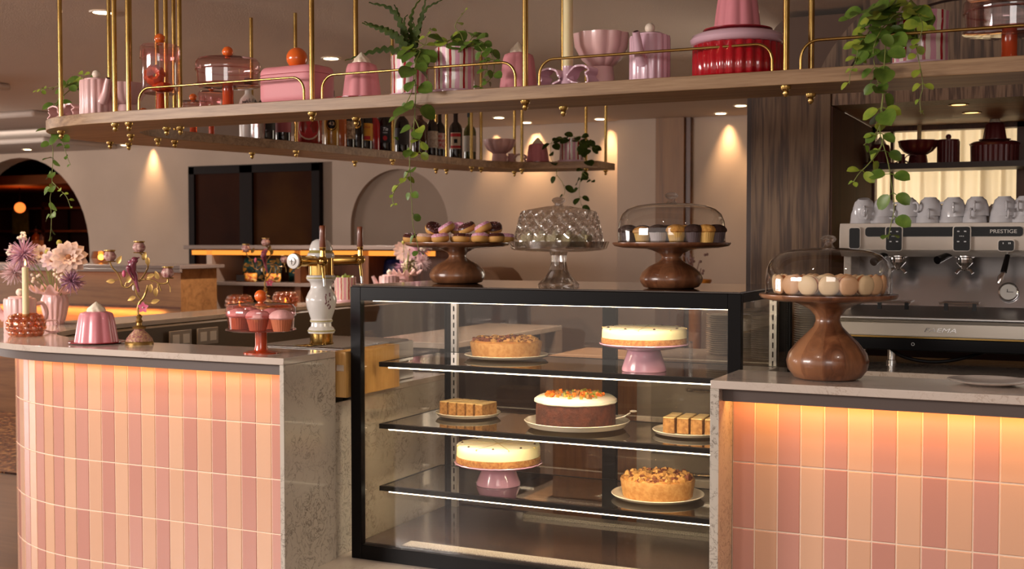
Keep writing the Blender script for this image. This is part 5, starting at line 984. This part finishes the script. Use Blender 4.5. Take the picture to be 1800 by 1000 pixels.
# curtained window
WY = 6.5; W1 = tag(bpy.data.objects.new('window_1', None), kind='structure'); C.objects.link(W1); W1.location = (0, WY, 0)
mb = MB(); mb.bb(UL, UL+.02, -.02, .06, .9, 2.115); mb.bb(-.29, -.25, -.02, .06, .9, 2.115); mb.bb(UL, 3, -.02, .06, .9, 1.2); mb.bb(UL, 3, -.02, .06, 2.09, 2.115); mb.bb(-.9, -.885, .0, .05, 1.2, 2.09); mb.build('window_frame', BROWN, W1)
MB().bb(UL+.02, -.29, .02, .024, 1.2, 2.09).build('window_glass', glass('window_glass', (255, 252, 244), .6), W1)
structure(MB().bb(-.25, 3, WY+.0, WY+.1, 0, 2.3).build('wall_beside_window', BROWN))
cm, ct, co = nt('sheer_curtain'); a = ct.nodes.new('ShaderNodeBsdfTranslucent'); a.inputs[0].default_value = rgb((250, 240, 222)); b = ct.nodes.new('ShaderNodeBsdfDiffuse'); b.inputs[0].default_value = rgb((246, 236, 216)); x = ct.nodes.new('ShaderNodeMixShader'); x.inputs[0].default_value = .4; ct.links.new(a.outputs[0], x.inputs[1]); ct.links.new(b.outputs[0], x.inputs[2]); ct.links.new(x.outputs[0], co.inputs[0])
vs = []; fs = []; n = 240
for i in range(n+1): u = UL-.2+1.3*i/n; y = WY+.2+.026*sin(u*62)+.016*sin(u*37+1)+.008*sin(u*128); vs += [(u, y, .9), (u, y, 2.3)]
o = MB().add(vs, [(2*i, 2*i+2, 2*i+3, 2*i+1) for i in range(n)]).build('curtain', cm, sharp=180); tag(o, 'backlit cream sheer curtain behind the back-bar window', 'curtain')
structure(MB().bb(UL-.4, 3, WY+2.2, WY+2.25, 0, 2.6).build('wall_outside', Mt('pale_facade', (220, 200, 170), .8)))
z = 1.905; DKS = Mt('dark_shelf', (48, 26, 18), .4); SILH = Mt('painted_silhouette_ceramic', (104, 40, 42), .3); BS = tag(MB().bb(UL+.002, 3.0, 6.18, 6.46, z-.028, z).build('window_shelf', DKS), 'dark wooden shelf across the curtained window', 'shelf')  # ceramic colour darkened to paint in the backlit silhouettes
def ws(x, v=6.3): return V((UX(x, v), v, z))
p = ws(1612); foot_bowl('dark silhouetted footed bowl on the window shelf', p, .098, .118, .045, SILH); candle('thin lit candle standing behind the bowl on the window shelf', p+V((-.01, .125, 0)), .011, .22)
p = ws(1665); t = thing('lidded_jar', 'dark silhouetted lidded jar on the window shelf, between bowl and casserole', 'jar', p); MB().lathe([(0, 0), (.054, 0), (.054, .11), (0, .11)], 64, fl=lobes(16, .06)).build('body', SILH, t); MB().lathe([(0, .11), (.05, .11), (.05, .118), (0, .118)], 32).ball((0, 0, .132), .014, 14).build('lid', SILH, t)
p = ws(1746); t = thing('casserole', 'dark silhouetted casserole in front of the window curtain', 'casserole', p); MB().lathe([(0, 0), (.11, 0), (.112, .08), (0, .08)], 120, fl=lobes(24, .05)).build('body', SILH, t); MB().lathe([(0, .08), (.112, .08), (.118, .09), (.1, .1), (0, .102)], 48).build('lid', SILH, t)
pudding('dark silhouetted pudding mould on the casserole before the curtain', p+V((0, 0, .103)), 0, .056, .085, .074, 'pudding moulds', SILH, True, SILH)
p = ws(1535, 6.3); pudding('shadowed pudding mould at the left end of the window shelf', p+V((.03, 0, 0)), 0, .06, .1, .098, 'pudding moulds', SILH, True, SILH)
p = ws(1595, 6.22); bow_holder('dark bow candle holder at the foot of the bowl on the window shelf', ws(1584, 6.24), .2, SILH, .7)
# low lamps on the sill
for i, x in enumerate((1618, 1652, 1690, 1735)):
    p = V((UX(x, 5.9), 5.9, 1.55)); t = thing('sill_lamp', 'small amber lamp glowing behind the cups, %s from the left' % ORD[i], 'lamp', p, 0, 'amber lamps behind the cups'); MB().ball((0, 0, .05), .045, 16).build('shade', emit('sill_glow', (255, 190, 110), 1.2), t); MB().lathe([(0, 0), (.03, 0), (.02, .012), (0, .012)], 16).build('base', BRASS, t)
tag(MB().bb(UL+.01, 3.0, 5.8, 6.45, 1.5, 1.5499).build('window_ledge', BROWN), 'brown ledge below the curtained window behind the espresso machine', 'ledge')
MB_ = MB().bb(UL+.01, 3, 5.78, 5.8, 0, 1.55).build('wall_back_bar', DBROWN); structure(MB_)
# back-bar counter
ZBB = 1.024
t = thing('back_counter', 'marble topped back counter with steel drawers under the espresso machine', 'counter', (0, 0, 0))
MB().bb(-1.70, 2.0, 4.69, 5.34, ZBB-.022, ZBB).build('marble_top', MARB, t, bevel=.002); MB().bb(-1.67, 2.0, 4.74, 5.3, .1, ZBB-.022).build('steel_carcass', STEEL, t)
DRW = Mt('steel_drawer', (162, 160, 156), .4, metal=.35)
for i in range(4):
    u = -1.6+.5*i
    for z0, z1 in ((.12, .37), (.39, .64), (.66, .985)):
        d = MB().bb(u, u+.48, 4.715, 4.74, z0, z1).build('drawer', DRW, t, bevel=.003); MB().tube(cat_rom([(u+.16, 4.715, z1-.07), (u+.17, 4.68, z1-.07), (u+.24, 4.675, z1-.07), (u+.38, 4.675, z1-.07), (u+.45, 4.68, z1-.07), (u+.46, 4.715, z1-.07)], 4), .008, 8).build('handle', CHROME, d)
MB().bb(-1.62, 1.9, 4.78, 5.3, 0, .1).build('kick_plate', BLACK, t)
# ---- espresso machine
EM = thing('espresso_machine', 'white and steel espresso machine with black control panels on the back counter', 'espresso machine', (0, 4.75, ZBB)); z0 = ZBB
E0, E1 = -.845, .22; WH = Mt('machine_white', (226, 214, 200), .3, coat=.3); zr = lambda z: z-z0
hp = [(0, zr(1.489)), (.0, zr(1.56)), (.01, zr(1.588)), (.40, zr(1.588)), (.40, zr(1.46)), (.05, zr(1.46)), (.0, zr(1.487))]
def yz_prism(poly, u0, u1): return MB().prism([(a, b) for a, b in poly], u0, u1, M=Matrix(((0, 0, 1), (1, 0, 0), (0, 1, 0))))
yz_prism(hp, E0, E1).build('housing', WH, EM, bevel=.006)
def rrect(mb, u0, u1, za, zb, r, y0, y1, n=5):
    pts = []
    for cx, cz, a0 in ((u1-r, zb-r, 0), (u0+r, zb-r, pi/2), (u0+r, za+r, pi), (u1-r, za+r, 1.5*pi)):
        for i in range(n+1): a = a0+pi/2*i/n; pts.append((cx+r*cos(a), cz+r*sin(a)))
    return mb.prism(pts, y0, y1, M=M_XZ)
uu = lambda x: UX(x, 4.75)
bd = rrect(MB(), uu(1521), uu(1798), zr(1.537), zr(1.573), .012, -.003, .002).build('name_band', PLAST, EM)
text('PRESTIGE', .0195, Mt('silver_letter', (220, 214, 206), .35), bd, (uu(1763.5), -.0038, zr(1.555)), (pi/2, 0, 0), sx=1.15)
for i, (x, wd, za, zb) in enumerate(((1503, 17, 1.492, 1.57), (1572, 25, 1.484, 1.573), (1691, 25, 1.484, 1.573), (1769, 23, 1.484, 1.522))):
    w = wd*.00214*1.06/2; c = uu(x); bz = rrect(MB(), c-w-.004, c+w+.004, zr(za)-.002, zr(zb)+.004, .012, -.013, .002).build('panel_bezel', WH, EM); pn = rrect(MB(), c-w, c+w, zr(za), zr(zb), .008, -.016, -.012).build('control_panel', PLAST, bz)
    if i in (1, 2):
        b = MB()
        for dx in (-.012, 0, .012): b.box((c+dx*.5, -.0165, zr(1.538)), (.003, .001, .003))
        for zz in (1.556, 1.518):
            for dx in (-.012, .012): b.box((c+dx, -.0165, zr(zz)), (.008, .001, .004))
        b.build('button_icons', Mt('icon_white', (220, 220, 220), .4), pn)
    if i == 3:
        b = MB(); b.box((c-.01, -.0165, zr(1.512)), (.003, .001, .006)); b.box((c+.009, -.0165, zr(1.512)), (.003, .001, .006)); b.box((c+.014, -.0165, zr(1.512)), (.003, .001, .006)); b.build('button_icons', Mt('icon_white2', (220, 220, 220), .4), pn)
bs = Mt('mirror_steel', (186, 182, 182), .17, metal=1)
yz_prism([(.26, zr(1.25)), (.3, zr(1.47)), (.38, zr(1.47)), (.38, zr(1.25))], E0+.02, E1-.02).build('backsplash', bs, EM)
for s in (E0, E1-.03): MB().bb(s, s+.03, .1, .4, zr(1.2), zr(1.47)).build('side_panel', WH, EM, bevel=.004)
yz_prism([(-.1, zr(1.226)), (-.1, zr(1.237)), (.02, zr(1.243)), (.27, zr(1.262)), (.3, zr(1.262)), (.3, zr(1.215)), (-.08, zr(1.215))], E0-.004, E1+.004).build('drip_tray', STEEL, EM, bevel=.003)
MB().bb(E0+.012, E1-.012, -.075, .38, zr(1.162), zr(1.214)).build('front_panel', Mt('satin_front', (214, 204, 190), .3, metal=.4), EM, bevel=.004)
MB().bb(E0+.01, E1-.01, -.07, .38, zr(1.156), zr(1.162)).build('brass_strip', BRASS, EM); MB().bb(E0+.02, E1-.02, -.062, .37, zr(1.108), zr(1.156)).build('lower_band', PLAST, EM, bevel=.004)
text('FAEMA', .022, CHROME, EM, (UX(1654, 4.675), -.0765, zr(1.188)), (pi/2, 0, 0), 'raised_emblem', ext=.001, shear=.3, sx=1.7)
rg = MB().lathe([(.006, -.0005), (.006, .001), (.0045, .001), (.0045, -.0005)], 20, M=Matrix.Rotation(pi/2, 3, 'X')); rg.v = [(x+UX(1607, 4.69), y-.063, z_+zr(1.133)) for x, y, z_ in rg.v]; rg.build('power_mark', Mt('icon_grey', (190, 190, 190), .4), EM)
for u in (E0+.09, E0+.16, E1-.1, -.14):
    MB().lathe([(0, 0), (.022, 0), (.022, .012), (.017, .014), (.017, .084), (0, .084)], 20, (u, .0 if u != E0+.16 else .3, .0)).build('foot', CHROME, EM)
cb = MB().tube(cat_rom([(-.66, .05, .083), (-.6, .03, .05), (-.5, .04, .035), (-.4, .06, .05), (-.3, .1, .083)], 6), .007, 8).build('power_cable', BLACK, EM)
for i, x in enumerate((1572, 1691)):
    c = uu(x); g = MB().lathe([(0, 0), (.036, 0), (.038, -.004), (.038, -.03), (.03, -.034), (.03, -.04), (0, -.04)], 32, (c+.004, .08, zr(1.49))); g.box((c+.004, .12, zr(1.475)), (.05, .1, .03)); go = g.build('group_head', CHROME, EM)
    MB().tube([(c-.04, .06, zr(1.472)), (c-.085, -.02, zr(1.448))], [.011, .0155], 14).build('portafilter_handle', PLAST, go) if i else MB().tube([(c-.035, .05, zr(1.472)), (c-.07, -.04, zr(1.44))], [.011, .0155], 14).build('portafilter_handle', PLAST, go)
    s = MB(); s.lathe([(0, 0), (.028, 0), (.03, -.012), (.014, -.03), (.01, -.042), (0, -.042)], 24, (c+.004, .08, zr(1.45)))
    for sg in (-1, 1): s.tube(cat_rom([(c+.004, .08, zr(1.415)), (c+.004+sg*.018, .075, zr(1.412)), (c+.004+sg*.03, .07, zr(1.398))], 4), .006, 8)
    s.build('spout', CHROME, go); MB().tube([(c+.05, .08, zr(1.49)), (c+.05, .08, zr(1.462))], .02, 12).build('valve_cap', PLAST, go)
    gt = MB(); gt.box((c-.01, .1, zr(1.285)), (.13, .16, .005)); gt.tube([(c-.08, .02, zr(1.285)), (c+.06, .02, zr(1.285))], .004, 8); gr_ = gt.build('cup_grate', CHROME, EM); MB().box((c-.055, .025, zr(1.272)), (.014, .02, .028)).box((c+.045, .025, zr(1.272)), (.014, .02, .028)).build('grate_foot', PLAST, gr_)
c = uu(1769); w = MB(); w.tube([(c+.005, .03, zr(1.485)), (c+.004, .02, zr(1.465))], .007, 12); wo = w.build('steam_wand', CHROME, EM); MB().tube([(c+.004, .02, zr(1.468)), (c-.008, .0, zr(1.405))], [.009, .0115], 14).build('wand_grip', PLAST, wo); MB().tube([(c-.008, 0, zr(1.405)), (c-.018, -.01, zr(1.385)), (c-.022, -.012, zr(1.365))], [.007, .011, .008], 12).build('wand_tip', CHROME, wo)
uc = UX(1774, 5.0); gd = MB().lathe([(0, .004), (.031, .004), (.036, .008), (.037, 0), (0, 0)], 40, M=Matrix.Rotation(pi/2, 3, 'X')); gd.v = [(x+uc, y+.25, z_+zr(OY(1774, 513, 5.0).z)) for x, y, z_ in gd.v]; gd.build('pressure_gauge', CHROME, EM)
gz = zr(OY(1774, 513, 5.0).z); gf = MB().lathe([(0, .005), (.03, .005), (.03, .004), (0, .004)], 32, M=Matrix.Rotation(pi/2, 3, 'X')); gf.v = [(x+uc, y+.249, z_+gz) for x, y, z_ in gf.v]; fo = gf.build('gauge_face', Mt('gauge_white', (206, 200, 192), .4), EM); MB().box((uc+.006, .2425, gz), (.024, .001, .002)).box((uc-.004, .2425, gz+.005), (.002, .001, .012)).build('gauge_needle', BLACK, fo)
# ---- cups on the machine
CUP = Mt('coffee_cup_glaze', (206, 204, 206), .16, coat=.4); r = .046; hc = .072
c0 = thing('coffee_cup', 'x', 'cup', (0, 0, -5)); MB().lathe([(0, hc), (.022, hc), (.024, hc-.004), (.034, hc-.012), (.042, hc-.035), (r, 0), (r-.003, 0), (.038, hc-.035), (0, hc-.012)], 40).build('cup_body', CUP, c0)
MB().tube(cat_rom([(.043, 0, .02), (.06, 0, .018), (.068, 0, .035), (.058, 0, .05), (.038, 0, .05)], 5), .0045, 8).build('cup_handle', CUP, c0); first = True
zt = 1.589
for row, (xs, dv, up) in enumerate((((1515, 1549, 1591, 1630, 1672, 1712, 1761, 1798), .07, True), ((1532, 1575, 1618, 1662, 1706, 1752, 1794), .18, True))):
    for i, x in enumerate(xs):
        v = 4.75+dv; u = UX(x, v)
        for lay in ((0, 1) if row == 0 else (0,)):
            lb = 'upturned white cup on the espresso machine, %s from the left, %s' % (ORD[i], ('rear row' if row else ('front row, upper layer' if lay else 'front row, lower layer')))
            tilt = (R.uniform(-.05, .05) if lay else 0, (radians(14) if (i == 0 and lay) else R.uniform(-.06, .06) if lay else 0), R.uniform(-1.2, 1.0)-.9)
            o = dup(c0, (u+(.008 if lay else 0), v, zt+(.0255 if lay else 0)), tilt, lb, 'coffee cups on the espresso machine'); 
for ch in list(c0.children): bpy.data.objects.remove(ch)
bpy.data.objects.remove(c0)
p = OZ(1745, 666, HC); t = thing('saucer', 'shallow glassy round dish on the right marble counter', 'dish', (p.x, 3.745, HC+.0005)); MB().lathe([(0, 0), (.06, 0), (.115, .012), (.117, .014), (.1, .011), (.06, .004), (0, .003)], 56).build('dish', Mt('pearl_dish', (214, 200, 190), .15, coat=.4), t)
# plate stacks on the back counter left of the machine
pl = MB().lathe([(0, 0), (.05, 0), (.055, .003), (.072, .009), (.0725, .0105), (.055, .0055), (0, .004)], 40).build('small_plate', WHITE)
for s, (x, n, v, y0) in enumerate(((1271, 19, 5.12, 0), (1318, 22, 5.05, 0), (1352, 21, 4.95, 0), (1428, 26, 4.98, 0))):
    for i in range(n):
        o = pl if (s == 0 and i == 0) else pl.copy()
        if o is not pl: C.objects.link(o)
        o.location = (UX(x, v), v, ZBB+.0005+i*.0092); o.rotation_euler = (0, 0, i); tag(o, 'small white plate, %s from the bottom, %s stack from the left behind the display' % (ORD[i], ORD[s]), 'plate', 'white plates, %s stack from the left' % ORD[s])
# things seen through the display's back glass
t = thing('side_counter', 'pale topped side counter seen through the left of the cake display', 'counter', (-3.05, 5.9, 0)); MB().bb(-.25, .25, -.7, .7, .985, 1.015).build('top', MARB, t, bevel=.003); MB().bb(.18, .25, .6, .7, 0, .985).build('leg', PALE, t); MB().bb(-.25, .15, -.65, .6, 0, .98).build('cabinet', Mt('aisle_cabinet', (60, 38, 28), .5), t)
t = thing('wood_cabinet', 'honey wood cabinet behind the middle of the cake display', 'cabinet', (-2.15, 5.9, 0)); MB().bb(-.3, .3, -.25, .25, .05, .9).build('body', HONEY, t, bevel=.004); MB().bb(-.32, .32, -.28, .27, .9, .93).build('top', Mt('cabinet_top', (150, 116, 86), .4), t); MB().bb(-.28, -.01, -.262, -.25, .1, .86).build('door', HONEY, t); MB().bb(.01, .28, -.262, -.25, .1, .86).build('door', HONEY, t)
# ================= light =================
def area(name, loc, target, sx, sy, power, col):
    l = bpy.data.lights.new(name, 'AREA'); l.shape = 'RECTANGLE'; l.size = sx; l.size_y = sy; l.energy = power; l.color = tuple(lin(c) for c in col)
    o = bpy.data.objects.new(name, l); C.objects.link(o); o.location = loc; o.rotation_euler = (V(target)-V(loc)).to_track_quat('-Z', 'Y').to_euler(); return o
def spot(name, loc, power, col, ang=70, blend=.8, target=None, rad=.04):
    l = bpy.data.lights.new(name, 'SPOT'); l.energy = power; l.color = tuple(lin(c) for c in col); l.spot_size = radians(ang); l.spot_blend = blend; l.shadow_soft_size = rad
    o = bpy.data.objects.new(name, l); C.objects.link(o); o.location = loc
    if target: o.rotation_euler = (V(target)-V(loc)).to_track_quat('-Z', 'Y').to_euler()
    return o
def point(name, loc, power, col, rad=.02):
    l = bpy.data.lights.new(name, 'POINT'); l.energy = power; l.color = tuple(lin(c) for c in col); l.shadow_soft_size = rad; o = bpy.data.objects.new(name, l); C.objects.link(o); o.location = loc; return o
area('assumed_daylight_left', (-6.2, -1.0, 2.75), (-2.8, 3.6, 1.1), 2.8, 1.9, 455, (255, 244, 238))  # bare area lamp out of view, for assumed daylight; no window is built
area('assumed_daylight_behind', (1.2, -3.2, 2.8), (-.8, 3.6, 1.2), 2.0, 1.8, 60, (250, 242, 238))  # added behind the camera as assumed daylight
area('assumed_daylight_far_left', (-17.5, 4.5, 1.6), (-8, 6.5, 1.9), 5.0, 1.9, 300, (255, 246, 240))  # assumed daylight from far left, added lamp; the left wall has no opening
area('assumed_cove_light', (-12.5, 9.1, 2.5), (-12.5, 9.2, 2.66), 6, .3, 9, (255, 240, 228)); area('assumed_cove_light', (-11, 7.0, 2.5), (-11, 7.1, 2.66), 5, .3, 7, (255, 240, 228))  # unseen upward lamps, assumed and added to lighten the stepped ceiling
area('console_glow', (-9.1, 7.585, z1-.05), (-9.1, 7.68, z1-.13), 4.6, .015, 9, (255, 170, 80))
area('daylight_curtain', (-.9, WY+1.3, 1.8), (-.5, WY, 1.6), 1.2, 1.2, 20, (255, 242, 222))
for p, y in spots:
    near = p.y > 9.8
    spot('downlight_or_fill_beam', V((p.x, WB-.06, 2.635)) if near else p-V((0, 0, .02)), 44 if near else 40, (255, 206, 150), 62 if near else 90, 1.0 if near else .7)
for s in (UX(880, 10.4), UX(640, 10.4)): pass
for x in (868,): spot('downlight_or_fill_beam', (UX(x, WB-.06), WB-.06, 2.635), 40, (255, 206, 150), 62, 1.0)
for x, y, e in ((-5.5, 7.5, 190), (-2.5, 6.2, 90), (-8.5, 7.2, 220), (-1.4, 8.5, 150), (-12, 9, 120), (-3.4, 2.0, 50), (-1.3, 1.9, 35), (.6, 2.4, 35), (-5.6, 3.6, 80), (-2.3, 5.6, 120)): spot('downlight_or_fill_beam', (x, y, 2.64), e, (255, 238, 222), 80 if -4.5 < x < 1 and y > 4 else 140, .8, rad=.05)  # added fill beams without fittings, to brighten bar, aisle and far room
point('globe_light', OY(35, 365, 12.1), 4, (255, 130, 60), .1); spot('bar_room_light', (-13, 12.2, 2.25), 14, (255, 150, 80), 130)
for p in ((-1.9, 4.2, .5),): pass
for z in SHZ: a = area('shelf_led', (-1.77, 4.06, z-.03), (-1.77, 4.3, z-.3), 1.36, .012, 2.5, (255, 236, 204))
area('top_led', (-1.77, 3.945, ZTOP-.062), (-1.77, 4.2, .9), 1.36, .012, 4.0, (255, 236, 206))
area('counter_led_right', (.25, 3.595, 1.058), (.25, 3.66, .6), 2.4, .015, 3.2, (255, 186, 96))
for i in range(5):
    q, nr = lpath(.28+i*.5); q2 = q+nr*.065; o = area('counter_led_left', (q2.x, q2.y, 1.058), (q.x, q.y, .6), .5, .015, .34, (255, 196, 112))
for u in (-.55, .3): spot('soffit_beam', (u, 5.8, 2.1), 2.5, (255, 190, 110), 110)
W = bpy.data.worlds.new('room_air'); bpy.context.scene.world = W; W.use_nodes = True; bg = W.node_tree.nodes['Background']; bg.inputs[0].default_value = rgb((228, 214, 204)); bg.inputs[1].default_value = 1.0
# ================= camera =================
cam = bpy.data.cameras.new('camera'); co = bpy.data.objects.new('camera', cam); C.objects.link(co); cam.sensor_width = 36; cam.lens = FPX/1800*36; cam.clip_end = 60
co.location = EYE; co.rotation_euler = (pi/2-PIT, 0, YAW); cam.dof.use_dof = True; cam.dof.focus_distance = 4.05; cam.dof.aperture_fstop = 5.0
sc = bpy.context.scene; sc.camera = co
sc.view_settings.view_transform = 'Standard'; sc.view_settings.look = 'None'; sc.view_settings.gamma = 1; sc.view_settings.exposure = .36; sc.view_settings.use_curve_mapping = False
cy_ = sc.cycles; cy_.use_denoising = True; cy_.max_bounces = 14; cy_.transparent_max_bounces = 24; cy_.transmission_bounces = 10; cy_.glossy_bounces = 5; cy_.diffuse_bounces = 4; cy_.caustics_reflective = False; cy_.caustics_refractive = False; cy_.sample_clamp_indirect = 6
